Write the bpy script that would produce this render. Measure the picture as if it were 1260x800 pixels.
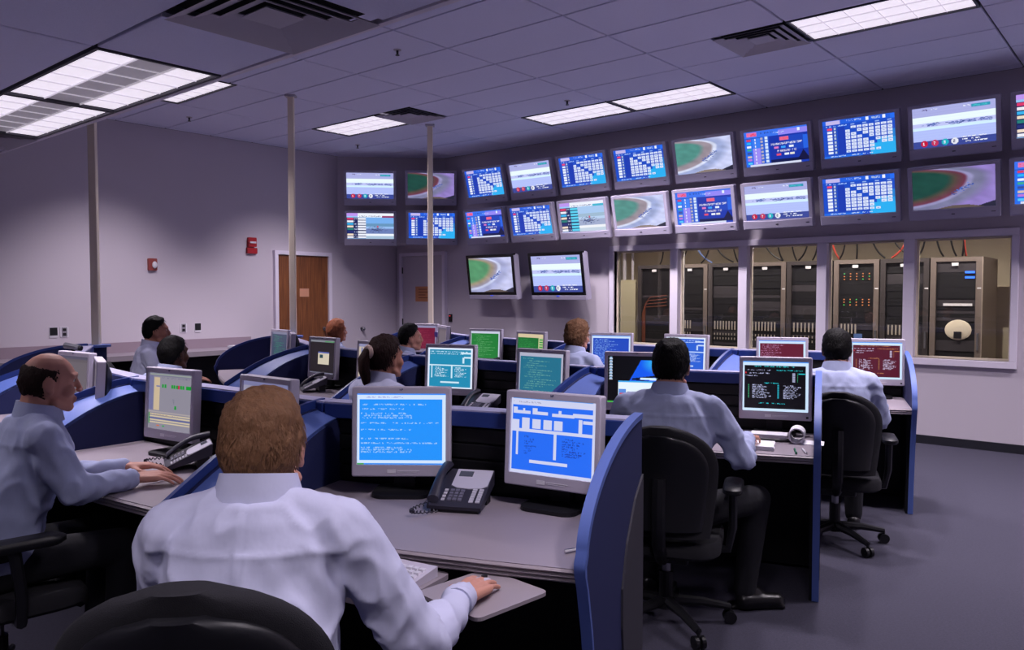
import bpy, bmesh, math, random
import numpy as np
from mathutils import Vector, Matrix, noise as mnoise

for o in list(bpy.data.objects):
    bpy.data.objects.remove(o, do_unlink=True)
SC = bpy.context.scene
COL = SC.collection
random.seed(7)
PI = math.pi

# ------------------------------------------------------------------ camera
cam = bpy.data.cameras.new('camera')
cam.sensor_width = 36.0
cam.lens = 970.4 / 1260 * 36.0
cam.clip_start = 0.05
camo = bpy.data.objects.new('camera', cam)
COL.objects.link(camo)
camo.location = (0, 0, 1.5)
camo.rotation_euler = (PI / 2 - 0.0393, 0, 0.7035)
SC.camera = camo

# ------------------------------------------------------------------ world, exposure
wd = bpy.data.worlds.new('world')
SC.world = wd
wd.use_nodes = True
wd.node_tree.nodes['Background'].inputs[0].default_value = (0.35, 0.33, 0.5, 1)
wd.node_tree.nodes['Background'].inputs[1].default_value = 0.05
SC.view_settings.view_transform = 'Standard'
SC.view_settings.look = 'None'
SC.view_settings.exposure = 0.0
SC.view_settings.gamma = 1.0
SC.view_settings.use_curve_mapping = False

LAMP_POWER = 104.0          # one ceiling fixture
LAMP_COLOR = (1.0, 0.90, 1.0)
LENS_STRENGTH = 0.80
SERVER_POWER = 36.0


# ------------------------------------------------------------------ materials
def lin(c):
    return tuple((v / 255 / 12.92) if v / 255 <= 0.04045 else ((v / 255 + 0.055) / 1.055) ** 2.4 for v in c)


MATS = {}


def mat(name, col, rough=0.6, metal=0.0, noise=0.0, nscale=20.0, bump=0.0, bscale=200.0, spec=0.4,
        emit=None, estr=1.0, stretch=None, sheen=0.0):
    """principled material with procedural colour variation and relief; col is sRGB 0..255"""
    if name in MATS:
        return MATS[name]
    m = bpy.data.materials.new(name)
    m.use_nodes = True
    nt = m.node_tree
    b = nt.nodes['Principled BSDF']
    c = lin(col)
    b.inputs['Base Color'].default_value = (*c, 1)
    b.inputs['Roughness'].default_value = rough
    b.inputs['Metallic'].default_value = metal
    b.inputs['Specular IOR Level'].default_value = spec
    if sheen:
        b.inputs['Sheen Weight'].default_value = sheen
    if emit is not None:
        b.inputs['Emission Color'].default_value = (*lin(emit), 1)
        b.inputs['Emission Strength'].default_value = estr
    if noise or bump:
        tc = nt.nodes.new('ShaderNodeTexCoord')
        mp = nt.nodes.new('ShaderNodeMapping')
        if stretch:
            mp.inputs['Scale'].default_value = stretch
        nt.links.new(tc.outputs['Object'], mp.inputs['Vector'])
    if noise:
        n = nt.nodes.new('ShaderNodeTexNoise')
        n.inputs['Scale'].default_value = nscale
        n.inputs['Detail'].default_value = 4
        r = nt.nodes.new('ShaderNodeMapRange')
        r.inputs['To Min'].default_value = 1 - noise
        r.inputs['To Max'].default_value = 1 + noise
        mx = nt.nodes.new('ShaderNodeMix')
        mx.data_type = 'RGBA'
        mx.blend_type = 'MULTIPLY'
        mx.inputs['Factor'].default_value = 1
        mx.inputs['A'].default_value = (*c, 1)
        nt.links.new(mp.outputs[0], n.inputs['Vector'])
        nt.links.new(n.outputs['Fac'], r.inputs['Value'])
        nt.links.new(r.outputs[0], mx.inputs['B'])
        nt.links.new(mx.outputs['Result'], b.inputs['Base Color'])
    if bump:
        n2 = nt.nodes.new('ShaderNodeTexNoise')
        n2.inputs['Scale'].default_value = bscale
        n2.inputs['Detail'].default_value = 3
        bp = nt.nodes.new('ShaderNodeBump')
        bp.inputs['Strength'].default_value = bump
        bp.inputs['Distance'].default_value = 0.01
        nt.links.new(mp.outputs[0], n2.inputs['Vector'])
        nt.links.new(n2.outputs['Fac'], bp.inputs['Height'])
        nt.links.new(bp.outputs[0], b.inputs['Normal'])
    MATS[name] = m
    return m


def screen_mat():
    if 'screen' in MATS:
        return MATS['screen']
    m = bpy.data.materials.new('screen')
    m.use_nodes = True
    nt = m.node_tree
    b = nt.nodes['Principled BSDF']
    a = nt.nodes.new('ShaderNodeAttribute')
    a.attribute_name = 'pic'
    b.inputs['Base Color'].default_value = (0.01, 0.01, 0.012, 1)
    b.inputs['Roughness'].default_value = 0.35
    nt.links.new(a.outputs['Color'], b.inputs['Emission Color'])
    b.inputs['Emission Strength'].default_value = 1.0
    MATS['screen'] = m
    return m


def glass_mat():
    m = bpy.data.materials.new('window_glass')
    m.use_nodes = True
    nt = m.node_tree
    for n in list(nt.nodes):
        nt.nodes.remove(n)
    out = nt.nodes.new('ShaderNodeOutputMaterial')
    tr = nt.nodes.new('ShaderNodeBsdfTransparent')
    gl = nt.nodes.new('ShaderNodeBsdfGlossy')
    gl.inputs['Roughness'].default_value = 0.02
    tr.inputs['Color'].default_value = (0.94, 0.95, 0.95, 1)
    fr = nt.nodes.new('ShaderNodeFresnel')
    fr.inputs['IOR'].default_value = 1.5
    mx = nt.nodes.new('ShaderNodeMixShader')
    nt.links.new(fr.outputs[0], mx.inputs[0])
    nt.links.new(tr.outputs[0], mx.inputs[1])
    nt.links.new(gl.outputs[0], mx.inputs[2])
    nt.links.new(mx.outputs[0], out.inputs['Surface'])
    return m


M_WALL = mat('wall_paint', (205, 196, 206), 0.85, bump=0.05, bscale=300)
M_CEIL = mat('ceiling_tile', (228, 228, 252), 0.95, noise=0.04, nscale=60, bump=0.25, bscale=160)  # blue tint stands in for wall-screen light falling on the tiles
M_GRID = mat('ceiling_grid', (140, 138, 152), 0.6)
M_CARPET = mat('carpet', (64, 62, 78), 0.98, noise=0.35, nscale=90, bump=0.5, bscale=500)
M_BASE = mat('baseboard_rubber', (30, 30, 40), 0.6)
M_FRAME = mat('frame_paint', (230, 222, 236), 0.5)
M_BEIGE = mat('pole_beige', (238, 224, 202), 0.45)
M_BLUE = mat('blue_laminate', (40, 60, 128), 0.38, noise=0.05, nscale=30)
M_BLUECAP = mat('blue_cap_laminate', (84, 106, 176), 0.5, noise=0.04, nscale=30)
M_NAVY = mat('navy_fabric', (28, 36, 84), 0.8, noise=0.12, nscale=200, bump=0.3, bscale=700)
M_CHAR = mat('charcoal_panel', (52, 50, 60), 0.7, noise=0.08, nscale=150)
M_BLACK = mat('black_slat', (13, 13, 18), 0.55)
M_TOP = mat('worktop_laminate', (146, 136, 146), 0.5, noise=0.06, nscale=350)
M_EDGE = mat('worktop_edge', (150, 140, 148), 0.45)
M_PLAST = mat('monitor_grey', (190, 183, 200), 0.45)
M_PLASTD = mat('monitor_dark', (22, 22, 28), 0.5)
M_TVG = mat('tv_silver', (172, 166, 188), 0.42)
M_TVB = mat('tv_black', (14, 14, 18), 0.25)
M_PHONE = mat('phone_dark', (52, 50, 64), 0.42)
M_PHONEF = mat('phone_face', (204, 200, 216), 0.4)
M_KEY = mat('phone_key', (110, 108, 126), 0.5)
M_KEYL = mat('phone_key_light', (205, 202, 214), 0.5)
M_LCD = mat('phone_lcd', (92, 96, 108), 0.2)
M_CHAIR = mat('chair_fabric', (24, 23, 30), 0.85, noise=0.15, nscale=200, bump=0.3, bscale=600)
M_CHAIRP = mat('chair_plastic', (20, 20, 25), 0.42)
M_METAL = mat('brushed_metal', (150, 150, 158), 0.35, metal=0.9)
M_WHITE = mat('white_plastic', (225, 222, 230), 0.5)
M_PAPER = mat('paper', (232, 230, 238), 0.8)
M_RED = mat('alarm_red', (170, 26, 36), 0.45)
M_DARK = mat('dark_plastic', (26, 25, 30), 0.5)
M_SHIRT = mat('shirt_cotton', (168, 176, 210), 0.85, noise=0.03, nscale=40, bump=0.28, bscale=18, stretch=(1, 1, 0.6))
M_SHIRTW = mat('shirt_pale', (190, 192, 220), 0.85, noise=0.03, nscale=40, bump=0.28, bscale=18, stretch=(1, 1, 0.6))
M_TROUS = mat('trousers_black', (22, 22, 30), 0.9, bump=0.3, bscale=25)
M_SHOE = mat('shoe_leather', (18, 17, 20), 0.35)
M_SKIN = mat('skin_fair', (196, 140, 122), 0.55, noise=0.05, nscale=25)
M_SKIN2 = mat('skin_tan', (172, 116, 96), 0.55, noise=0.05, nscale=25)
M_SKIN3 = mat('skin_brown', (92, 54, 40), 0.55, noise=0.05, nscale=25)
M_EYEW = mat('eye_white', (225, 220, 218), 0.3)
M_EYED = mat('eye_iris', (42, 28, 22), 0.3)
M_STEEL = mat('vent_metal', (186, 180, 192), 0.5)
M_VDARK = mat('vent_dark', (22, 21, 26), 0.9)
M_GLASS = glass_mat()


def wood_mat():
    m = bpy.data.materials.new('door_wood')
    m.use_nodes = True
    nt = m.node_tree
    b = nt.nodes['Principled BSDF']
    tc = nt.nodes.new('ShaderNodeTexCoord')
    mp = nt.nodes.new('ShaderNodeMapping')
    mp.inputs['Scale'].default_value = (14, 14, 0.7)
    n = nt.nodes.new('ShaderNodeTexNoise')
    n.inputs['Scale'].default_value = 4
    n.inputs['Detail'].default_value = 6
    cr = nt.nodes.new('ShaderNodeValToRGB')
    cr.color_ramp.elements[0].position = 0.3
    cr.color_ramp.elements[0].color = (*lin((96, 52, 26)), 1)
    cr.color_ramp.elements[1].position = 0.7
    cr.color_ramp.elements[1].color = (*lin((142, 86, 46)), 1)
    nt.links.new(tc.outputs['Object'], mp.inputs[0])
    nt.links.new(mp.outputs[0], n.inputs['Vector'])
    nt.links.new(n.outputs['Fac'], cr.inputs[0])
    nt.links.new(cr.outputs[0], b.inputs['Base Color'])
    b.inputs['Roughness'].default_value = 0.45
    return m


M_WOOD = wood_mat()


# ------------------------------------------------------------------ mesh helpers
class MB:
    def __init__(s):
        s.v = []
        s.f = []

    def add(s, vs, fs):
        o = len(s.v)
        s.v.extend([tuple(v) for v in vs])
        s.f.extend([tuple(i + o for i in f) for f in fs])
        return s

    def box(s, x0, x1, y0, y1, z0, z1, M=None):
        vs = [(x0, y0, z0), (x1, y0, z0), (x1, y1, z0), (x0, y1, z0), (x0, y0, z1), (x1, y0, z1), (x1, y1, z1), (x0, y1, z1)]
        if M is not None:
            vs = [M @ Vector(v) for v in vs]
        return s.add(vs, [(0, 3, 2, 1), (4, 5, 6, 7), (0, 1, 5, 4), (1, 2, 6, 5), (2, 3, 7, 6), (3, 0, 4, 7)])

    def rings(s, rs, close=True, caps=True):
        n = len(rs[0])
        o = len(s.v)
        for r in rs:
            s.v.extend([tuple(p) for p in r])
        for i in range(len(rs) - 1):
            for j in range(n if close else n - 1):
                a = o + i * n + j
                b = o + i * n + (j + 1) % n
                s.f.append((a, b, b + n, a + n))
        if caps:
            s.f.append(tuple(o + j for j in reversed(range(n))))
            e = o + (len(rs) - 1) * n
            s.f.append(tuple(e + j for j in range(n)))
        return s

    def capsule(s, p0, p1, r0, r1, seg=10, caps=3):
        p0 = Vector(p0)
        p1 = Vector(p1)
        d = (p1 - p0)
        L = d.length or 1e-6
        d /= L
        a = d.orthogonal().normalized()
        b = d.cross(a)
        rs = []
        for i in range(caps + 1):
            t = -PI / 2 + PI / 2 * (i + 0.25) / (caps + 0.25)
            rs.append((p0 + d * (math.sin(t) * r0), math.cos(t) * r0))
        for i in range(caps + 1):
            t = PI / 2 * i / (caps + 0.25)
            rs.append((p1 + d * (math.sin(t) * r1), math.cos(t) * r1))
        R = [[c + a * (math.cos(k * 2 * PI / seg) * r) + b * (math.sin(k * 2 * PI / seg) * r) for k in range(seg)] for c, r in rs]
        return s.rings(R)

    def ell(s, c, r, M=None, nu=14, nv=9):
        R = []
        for i in range(nv):
            t = -PI / 2 + PI * (i + 0.35) / (nv - 0.3)
            ring = []
            for k in range(nu):
                p = Vector((r[0] * math.cos(t) * math.cos(2 * PI * k / nu), r[1] * math.cos(t) * math.sin(2 * PI * k / nu), r[2] * math.sin(t)))
                if M is not None:
                    p = M @ p
                ring.append(p + Vector(c))
            R.append(ring)
        return s.rings(R)

    def tube(s, pts, r, seg=8, radii=None):
        pts = [Vector(p) for p in pts]
        R = []
        prev = None
        for i, p in enumerate(pts):
            d = (pts[min(i + 1, len(pts) - 1)] - pts[max(i - 1, 0)]).normalized()
            a = d.orthogonal().normalized() if prev is None else (prev - d * prev.dot(d)).normalized()
            prev = a
            b = d.cross(a)
            rr = radii[i] if radii else r
            R.append([p + a * (math.cos(k * 2 * PI / seg) * rr) + b * (math.sin(k * 2 * PI / seg) * rr) for k in range(seg)])
        return s.rings(R)

    def cyl(s, p0, p1, r0, r1=None, seg=16):
        return s.tube([p0, p1], r0, seg, [r0, r0 if r1 is None else r1])

    def prism(s, poly, fn0, fn1):
        """closed solid between two copies of a 2-D outline"""
        return s.rings([[fn0(p) for p in poly], [fn1(p) for p in poly]])

    def rbox(s, x0, x1, y0, y1, z0, z1, r=0.01, n=3, M=None):
        """box with its vertical edges rounded"""
        pts = []
        for cx, cy, a0 in ((x1 - r, y1 - r, 0), (x0 + r, y1 - r, PI / 2), (x0 + r, y0 + r, PI), (x1 - r, y0 + r, 3 * PI / 2)):
            for i in range(n + 1):
                a = a0 + PI / 2 * i / n
                pts.append((cx + r * math.cos(a), cy + r * math.sin(a)))
        g = (lambda p, z: (M @ Vector((p[0], p[1], z))) if M is not None else (p[0], p[1], z))
        return s.rings([[g(p, z0) for p in pts], [g(p, z1) for p in pts]])

    def mesh(s, name):
        me = bpy.data.meshes.new(name)
        me.from_pydata(s.v, [], s.f)
        me.validate()
        return me

    def build(s, name, m, parent=None, smooth=False, bevel=0.0):
        me = s.mesh(name)
        bm = bmesh.new()
        bm.from_mesh(me)
        bmesh.ops.recalc_face_normals(bm, faces=bm.faces[:])
        bm.to_mesh(me)
        bm.free()
        return link(name, me, m, parent, smooth, bevel)


def link(name, me, m, parent=None, smooth=False, bevel=0.0):
    o = bpy.data.objects.new(name, me)
    COL.objects.link(o)
    if m is not None and len(me.materials) == 0:
        me.materials.append(m)
    if parent is not None:
        o.parent = parent
    if smooth:
        for p in me.polygons:
            p.use_smooth = True
        me.set_sharp_from_angle(angle=0.75)
    if bevel:
        b = o.modifiers.new('bevel', 'BEVEL')
        b.width = bevel
        b.segments = 2
        b.limit_method = 'ANGLE'
    return o


def tag(o, label=None, cat=None, group=None, kind=None):
    if label:
        o['label'] = label
    if cat:
        o['category'] = cat
    if group:
        o['group'] = group
    if kind:
        o['kind'] = kind
    return o


def thing(name, label, cat, loc=(0, 0, 0), rz=0.0, group=None):
    o = bpy.data.objects.new(name, None)
    o.empty_display_size = 0.1
    COL.objects.link(o)
    o.location = loc
    o.rotation_euler = (0, 0, rz)
    return tag(o, label, cat, group)


def struct(name, mb, m, **k):
    o = mb.build(name, m, **k)
    o['kind'] = 'structure'
    return o


def copy_tree(o, parent=None):
    c = o.copy()
    COL.objects.link(c)
    if parent is not None:
        c.parent = parent
    for ch in o.children:
        copy_tree(ch, c)
    return c


def RZ(a):
    return Matrix.Rotation(a, 4, 'Z')


def R(a):
    return math.radians(a)


def RX(a):
    return Matrix.Rotation(a, 4, 'X')


def T(x, y, z):
    return Matrix.Translation((x, y, z))


# ================================================================== ROOM
H = 3.59
XL, XR, YB, YF = -9.85, 2.6, 8.68, -2.6        # left wall, right wall, window wall, wall behind the viewer
WX0, WX1, WZ0, WZ1 = -5.62, -1.22, 0.86, 2.05  # window opening
SOF_Y, SOF_Z = 2.135, 2.588                     # dropped part of the ceiling

struct('floor', MB().box(XL - 0.2, XR + 0.2, YF - 0.2, 12.6, -0.12, 0.0), M_CARPET)
w = MB()
w.box(XL, WX0, YB, YB + 0.15, 0, H)
w.box(WX1, XR, YB, YB + 0.15, 0, H)
w.box(WX0, WX1, YB, YB + 0.15, 0, WZ0)
w.box(WX0, WX1, YB, YB + 0.15, WZ1, H)
struct('wall_back', w, M_WALL)
struct('wall_left', MB().box(XL - 0.15, XL, YF, YB + 0.15, 0, H), M_WALL)
struct('wall_right', MB().box(XR, XR + 0.15, YF, YB + 0.15, 0, H), M_WALL)
struct('wall_front', MB().box(XL, XR, YF - 0.15, YF, 0, H), M_WALL)
# bulkhead across the far corner, carries four of the screens
bk = MB()
c0, c1 = (XL, 7.5), (-8.72, YB)
bk.prism([c0, c1, (XL, YB)], lambda p: (p[0], p[1], 2.28), lambda p: (p[0], p[1], H))
struct('wall_corner', bk, M_WALL)
b = MB()
b.box(WX1 - 8.4, XR, YB - 0.012, YB, 0, 0.085)
struct('baseboard_back', b, M_BASE)
struct('baseboard_left', MB().box(XL, XL + 0.012, YF, 6.3, 0, 0.085), M_BASE)

# --- ceiling: lattice backing and separate tiles
cl = struct('ceiling', MB().box(XL, XR, SOF_Y - 0.6, YB, H + 0.075, H + 0.12), M_GRID)
sof = MB()
sof.box(XL, XR, YF, SOF_Y - 0.001, SOF_Z + 0.075, H + 0.07)
so = struct('ceiling_dropped', sof, M_GRID)
TL_, TW_ = 1.2192, 0.6096
GX0, GY0 = -4.8217, 5.4411      # a crossing of the ceiling grid


def cell(i, j):
    """cell i along x, j along y of the main ceiling grid"""
    return GX0 + i * TL_, GX0 + (i + 1) * TL_, GY0 + j * TW_, GY0 + (j + 1) * TW_


tile_me = {}


def tile(parent, x0, x1, y0, y1, z):
    k = (round(x1 - x0, 3), round(y1 - y0, 3), z)
    if k not in tile_me:
        hw, hd = (x1 - x0) / 2 - 0.009, (y1 - y0) / 2 - 0.009
        mb = MB()
        mb.rings([[(-hw, -hd, 0.02), (hw, -hd, 0.02), (hw, hd, 0.02), (-hw, hd, 0.02)],
                  [(-hw, -hd, 0.003), (hw, -hd, 0.003), (hw, hd, 0.003), (-hw, hd, 0.003)],
                  [(-hw + .004, -hd + .004, 0), (hw - .004, -hd + .004, 0), (hw - .004, hd - .004, 0), (-hw + .004, hd - .004, 0)]])
        o = mb.build('ceiling_tile', M_CEIL, parent)
        tile_me[k] = o.data
    else:
        o = link('ceiling_tile', tile_me[k], None, parent)
    o.location = ((x0 + x1) / 2, (y0 + y1) / 2, z)


def troffer(label, x0, x1, y0, y1, z, kind=0, power=1.0):
    """recessed fluorescent fixture with louvre blades"""
    cx, cy = (x0 + x1) / 2, (y0 + y1) / 2
    hw, hd = (x1 - x0) / 2 - 0.006, (y1 - y0) / 2 - 0.006
    t = thing('ceiling_light', label, 'ceiling light', (cx, cy, z), 0, 'recessed ceiling lights')
    fr = MB()
    fw = 0.018
    fr.box(-hw, hw, -hd, -hd + fw, -0.004, 0.035)
    fr.box(-hw, hw, hd - fw, hd, -0.004, 0.035)
    fr.box(-hw, -hw + fw, -hd + fw, hd - fw, -0.004, 0.035)
    fr.box(hw - fw, hw, -hd + fw, hd - fw, -0.004, 0.035)
    fr.build('fixture_frame', mat('fixture_frame', (60, 58, 70), 0.5), t)
    a, bb = hw - fw, hd - fw
    lens = mat('lamp_diffuser', (230, 226, 238), 0.6, emit=(250, 240, 252), estr=LENS_STRENGTH)
    dim = mat('lamp_reflector', (170, 160, 178), 0.45, emit=(250, 240, 252), estr=0.12)  # weak glow in place of tube light thrown back by the reflector
    for k in range(3):
        ya, yb = -bb + 2 * bb * k / 3, -bb + 2 * bb * (k + 1) / 3
        m = dim if (kind == 1 and k == 1) else lens
        MB().box(-a, a, ya, yb, 0.010, 0.016).build('diffuser', m, t)
    blade = mat('louvre_blade', (216, 212, 226), 0.5, emit=(250, 240, 252), estr=0.32)  # blades glow faintly to imitate tube light scattered on them
    for k in (1, 2):
        y = -bb + 2 * bb * k / 3
        MB().box(-a, a, y - 0.003, y + 0.003, 0.002, 0.010).build('louvre_blade', blade, t)
    n = 6
    for k in range(1, n):
        x = -a + 2 * a * k / n
        MB().box(x - 0.002, x + 0.002, -bb, bb, 0.004, 0.010).build('louvre_blade', blade, t)
    for s in (-0.3, 0.3):
        ld = bpy.data.lights.new('tube_light', 'SPOT')
        ld.energy = LAMP_POWER * power * 0.5 * 4
        ld.color = LAMP_COLOR
        ld.spot_size = math.radians(106)
        ld.spot_blend = 0.8
        ld.shadow_soft_size = 0.10
        lo = bpy.data.objects.new('tube_light', ld)
        COL.objects.link(lo)
        lo.parent = t
        lo.location = (s, 0, -0.01)
        lo.scale = (1.55, 1.0, 1.0)
    return t


def vent(label, cx, cy, z, s=0.6):
    t = thing('ceiling_vent', label, 'air vent', (cx, cy, z), 0, 'square ceiling air vents')
    h = s / 2 - 0.004
    MB().box(-h, h, -h, h, 0.05, 0.06).build('duct_throat', M_VDARK, t)
    for k in range(4):
        o1 = h * (1 - 0.235 * k)
        i1 = o1 - h * 0.205
        zb = -0.016 + 0.0055 * k
        zt = zb + 0.022
        sq = lambda r, zz: [(-r, -r, zz), (r, -r, zz), (r, r, zz), (-r, r, zz)]
        mb = MB()
        if k < 3:
            mb.rings([sq(o1, zb), sq(i1, zt), sq(i1 + 0.002, zt + 0.004), sq(o1 - 0.02, zb + 0.014), sq(o1, zb)], caps=False)
        else:
            mb.rings([sq(o1, zb), sq(o1 - 0.01, zb + 0.01)])
        mb.build('louvre_ring' if k < 3 else 'centre_plate', M_STEEL, t)
    return t


def sprinkler(label, x, y, z):
    t = thing('sprinkler', label, 'sprinkler', (x, y, z), 0, 'ceiling sprinklers')
    MB().cyl((0, 0, 0), (0, 0, -0.006), 0.035, 0.03, 14).build('escutcheon', M_STEEL, t)
    MB().cyl((0, 0, 0), (0, 0, -0.035), 0.011, 0.009, 10).build('nozzle', M_DARK, t)
    MB().cyl((0, 0, -0.044), (0, 0, -0.048), 0.018, 0.018, 12).build('deflector', M_DARK, t)
    arm = MB()
    arm.cyl((-0.01, 0, -0.03), (-0.01, 0, -0.046), 0.003, 0.003, 6)
    arm.cyl((0.01, 0, -0.03), (0.01, 0, -0.046), 0.003, 0.003, 6)
    arm.build('yoke', M_DARK, t)


def lit(i, j):
    return cell(i, j)


troff_cells = {(-3, 1): 'recessed ceiling light beside the far air vent, left of the far pole',
               (-1, 3): 'left one of the two touching ceiling lights above the wall screens',
               (0, 3): 'right one of the two touching ceiling lights above the wall screens',
               (2, 1): 'ceiling light at the top right beside an air vent',
               (-3, -3): 'ceiling light half hidden behind the edge of the dropped ceiling',
               (4, 3): 'ceiling light to the right, out past the last wall screen',
               (2, -2): 'ceiling light over the aisle on the right side',
               (4, -1): 'ceiling light by the right wall'}
vent_half = {(-2, 1): 0, (1, 1): 1}   # which half of the cell the vent fills
for i in range(-5, 7):
    for j in range(-5, 6):
        x0, x1, y0, y1 = cell(i, j)
        x0, x1 = max(x0, XL), min(x1, XR)
        y0, y1 = max(y0, SOF_Y), min(y1, YB)
        if x1 - x0 < 0.08 or y1 - y0 < 0.08:
            continue
        if (i, j) == (-3, -2):
            y0 += 0.09
        if (i, j) in troff_cells:
            sh_ = 0.09 if (i, j) == (-3, -3) else 0.0
            troffer(troff_cells[(i, j)], x0, x1, cell(i, j)[2] + sh_, cell(i, j)[3] + sh_, H)
        elif (i, j) in vent_half:
            hf = vent_half[(i, j)]
            xm = (x0 + x1) / 2
            va, vb = ((x0, xm), (xm, x1))[hf]
            ta, tb = ((xm, x1), (x0, xm))[hf]
            tile(cl, ta, tb, y0, y1, H)
            vent('square air vent in the ceiling near the far pole' if hf == 0 else 'square air vent left of the top right ceiling light',
                 (va + vb) / 2, (y0 + y1) / 2, H)
        else:
            tile(cl, x0, x1, y0, y1, H)
for lab, x, y in (('small ceiling sprinkler right of the big near air vent', -5.175, 4.583),
                  ('small ceiling sprinkler above the middle wall screens', -5.117, 6.956),
                  ('small ceiling sprinkler near the far left corner lights', -8.86, 7.099),
                  ('small ceiling sprinkler over the left side near the half hidden light', -9.0, 4.71)):
    sprinkler(lab, x, y, H)

# --- dropped ceiling: tiles, lights, vents
SX0 = -3.68
sof_troff = {(-1, -1): ('bright near ceiling light with a dim middle strip in the dropped ceiling', 1),
             (-2, -1): ('near ceiling light at the left picture edge in the dropped ceiling', 1),
             (2, -1): ('ceiling light in the dropped ceiling above the near man', 0),
             (-1, -4): ('ceiling light in the dropped ceiling behind the viewer on the left', 0),
             (2, -4): ('ceiling light in the dropped ceiling behind the viewer', 0)}
for i in range(-6, 6):
    for j in range(-8, 0):
        x0, x1 = SX0 + i * TL_, SX0 + (i + 1) * TL_
        y0, y1 = SOF_Y - 0.03 + j * TW_, SOF_Y - 0.03 + (j + 1) * TW_
        if j == -1:
            y1 = SOF_Y - 0.03
        x0, x1, y0 = max(x0, XL), min(x1, XR), max(y0, YF)
        if x1 - x0 < 0.08 or y1 - y0 < 0.08:
            continue
        if (i, j) in sof_troff:
            lab, kd = sof_troff[(i, j)]
            troffer(lab, x0, x1, y0, y1, SOF_Z, kd, power=0.36)
        elif (i, j) in ((0, -1), (-3, -1)):
            va = x0 + TW_ if i == 0 else x0 + TW_
            tile(so, x0, x0 + TW_, y0, y1, SOF_Z)
            vent('big near air vent at the top of the dropped ceiling' if i == 0 else 'air vent in the dropped ceiling at the left picture edge',
                 (va + x1) / 2, (y0 + y1) / 2, SOF_Z)
        else:
            tile(so, x0, x1, y0, y1, SOF_Z)
struct('trim_1', MB().box(XL, XR, SOF_Y - 0.03, SOF_Y, SOF_Z - 0.004, SOF_Z + 0.02), M_FRAME)

# --- windows: frame, mullions and panes
wf = MB()
FD = 0.035
wf.box(WX0 - 0.06, WX1 + 0.06, YB - FD, YB + 0.15, WZ1, WZ1 + 0.07)
wf.box(WX0 - 0.06, WX1 + 0.06, YB - FD, YB + 0.15, WZ0 - 0.065, WZ0)
wf.box(WX0 - 0.06, WX0, YB - FD, YB + 0.15, WZ0, WZ1)
wf.box(WX1, WX1 + 0.06, YB - FD, YB + 0.15, WZ0, WZ1)
tag(wf.build('trim_2', M_FRAME, bevel=0.004), kind='structure')
MUL = (-4.745, -3.86, -2.965, -2.10)
edges = [WX0] + list(MUL) + [WX1]
for k, x in enumerate(MUL):
    struct('trim_%d' % (k + 3), MB().box(x - 0.052, x + 0.052, YB - FD + 0.004, YB + 0.15, WZ0, WZ1), M_FRAME, bevel=0.004)
for k in range(5):
    a = edges[k] + (0.052 if k else 0)
    c = edges[k + 1] - (0.052 if k < 4 else 0)
    wn = struct('window_%d' % (k + 1), MB().box(a, c, YB + 0.07, YB + 0.076, WZ0, WZ1), M_GLASS)
    st = MB()
    for (p, q, r, s) in ((a, c, WZ1 - 0.02, WZ1), (a, c, WZ0, WZ0 + 0.02), (a, a + 0.02, WZ0 + .02, WZ1 - .02), (c - 0.02, c, WZ0 + .02, WZ1 - .02)):
        st.box(p, q, YB + 0.055, YB + 0.092, r, s)
    st.build('glazing_bead', M_BEIGE, wn)


# --- doors
def door(name, M, wdt, hgt, m, hinge_left=True):
    d = MB().box(0, wdt, -0.02, 0.02, 0.01, hgt, M).build(name, m)
    d['kind'] = 'structure'
    fr = MB()
    fr.box(-0.06, -0.005, -0.05, 0.03, 0, hgt + 0.06, M)
    fr.box(wdt + 0.005, wdt + 0.06, -0.05, 0.03, 0, hgt + 0.06, M)
    fr.box(-0.005, wdt + 0.005, -0.05, 0.03, hgt + 0.005, hgt + 0.06, M)
    fr.build('door_frame', M_FRAME, d)
    hx = 0.0 if hinge_left else wdt
    for z in (0.25, 1.05, hgt - 0.22):
        MB().cyl(M @ Vector((hx, -0.032, z - 0.05)), M @ Vector((hx, -0.032, z + 0.05)), 0.01, seg=8).build('hinge', M_DARK, d)
    kx = wdt - 0.07 if hinge_left else 0.07
    kb = MB()
    kb.cyl(M @ Vector((kx, -0.02, 0.98)), M @ Vector((kx, -0.03, 0.98)), 0.03, seg=12)
    kb.cyl(M @ Vector((kx, -0.03, 0.98)), M @ Vector((kx, -0.06, 0.98)), 0.012, seg=8)
    kb.ell(M @ Vector((kx, -0.075, 0.98)), (0.028, 0.028, 0.028))
    kb.build('door_knob', M_METAL, d, smooth=True)
    return d


ML = T(XL + 0.012, 6.42, 0) @ RZ(PI / 2)
d1 = door('door_1', ML, 0.86, 2.06, M_WOOD)
MB().box(0.36, 0.52, -0.024, -0.02, 1.46, 1.58, ML).build('door_sign', mat('sign_tan', (206, 148, 118), 0.6), d1)
MBk = T(-9.66, YB - 0.012, 0)
d2 = door('door_2', MBk, 0.92, 2.1, mat('door_grey', (198, 190, 200), 0.6))
sg = MB().box(0.3, 0.66, -0.024, -0.02, 1.38, 1.62, MBk).build('door_sign', mat('sign_orange', (206, 138, 96), 0.6), d2)
sp = MB()
for r in range(4):
    sp.box(0.37, 0.37 + (0.20, 0.24, 0.16, 0.22)[r], -0.0255, -0.024, 1.57 - r * 0.045, 1.58 - r * 0.045, MBk)
sp.build('sign_print', mat('sign_ink', (110, 60, 44), 0.7), d2)


# --- wall fittings on the left wall (local x runs along +y, local -y points into the room)
def on_left(y, z):
    return T(XL, y, z) @ RZ(PI / 2)


def on_back(x, z):
    return T(x, YB, z)


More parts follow.
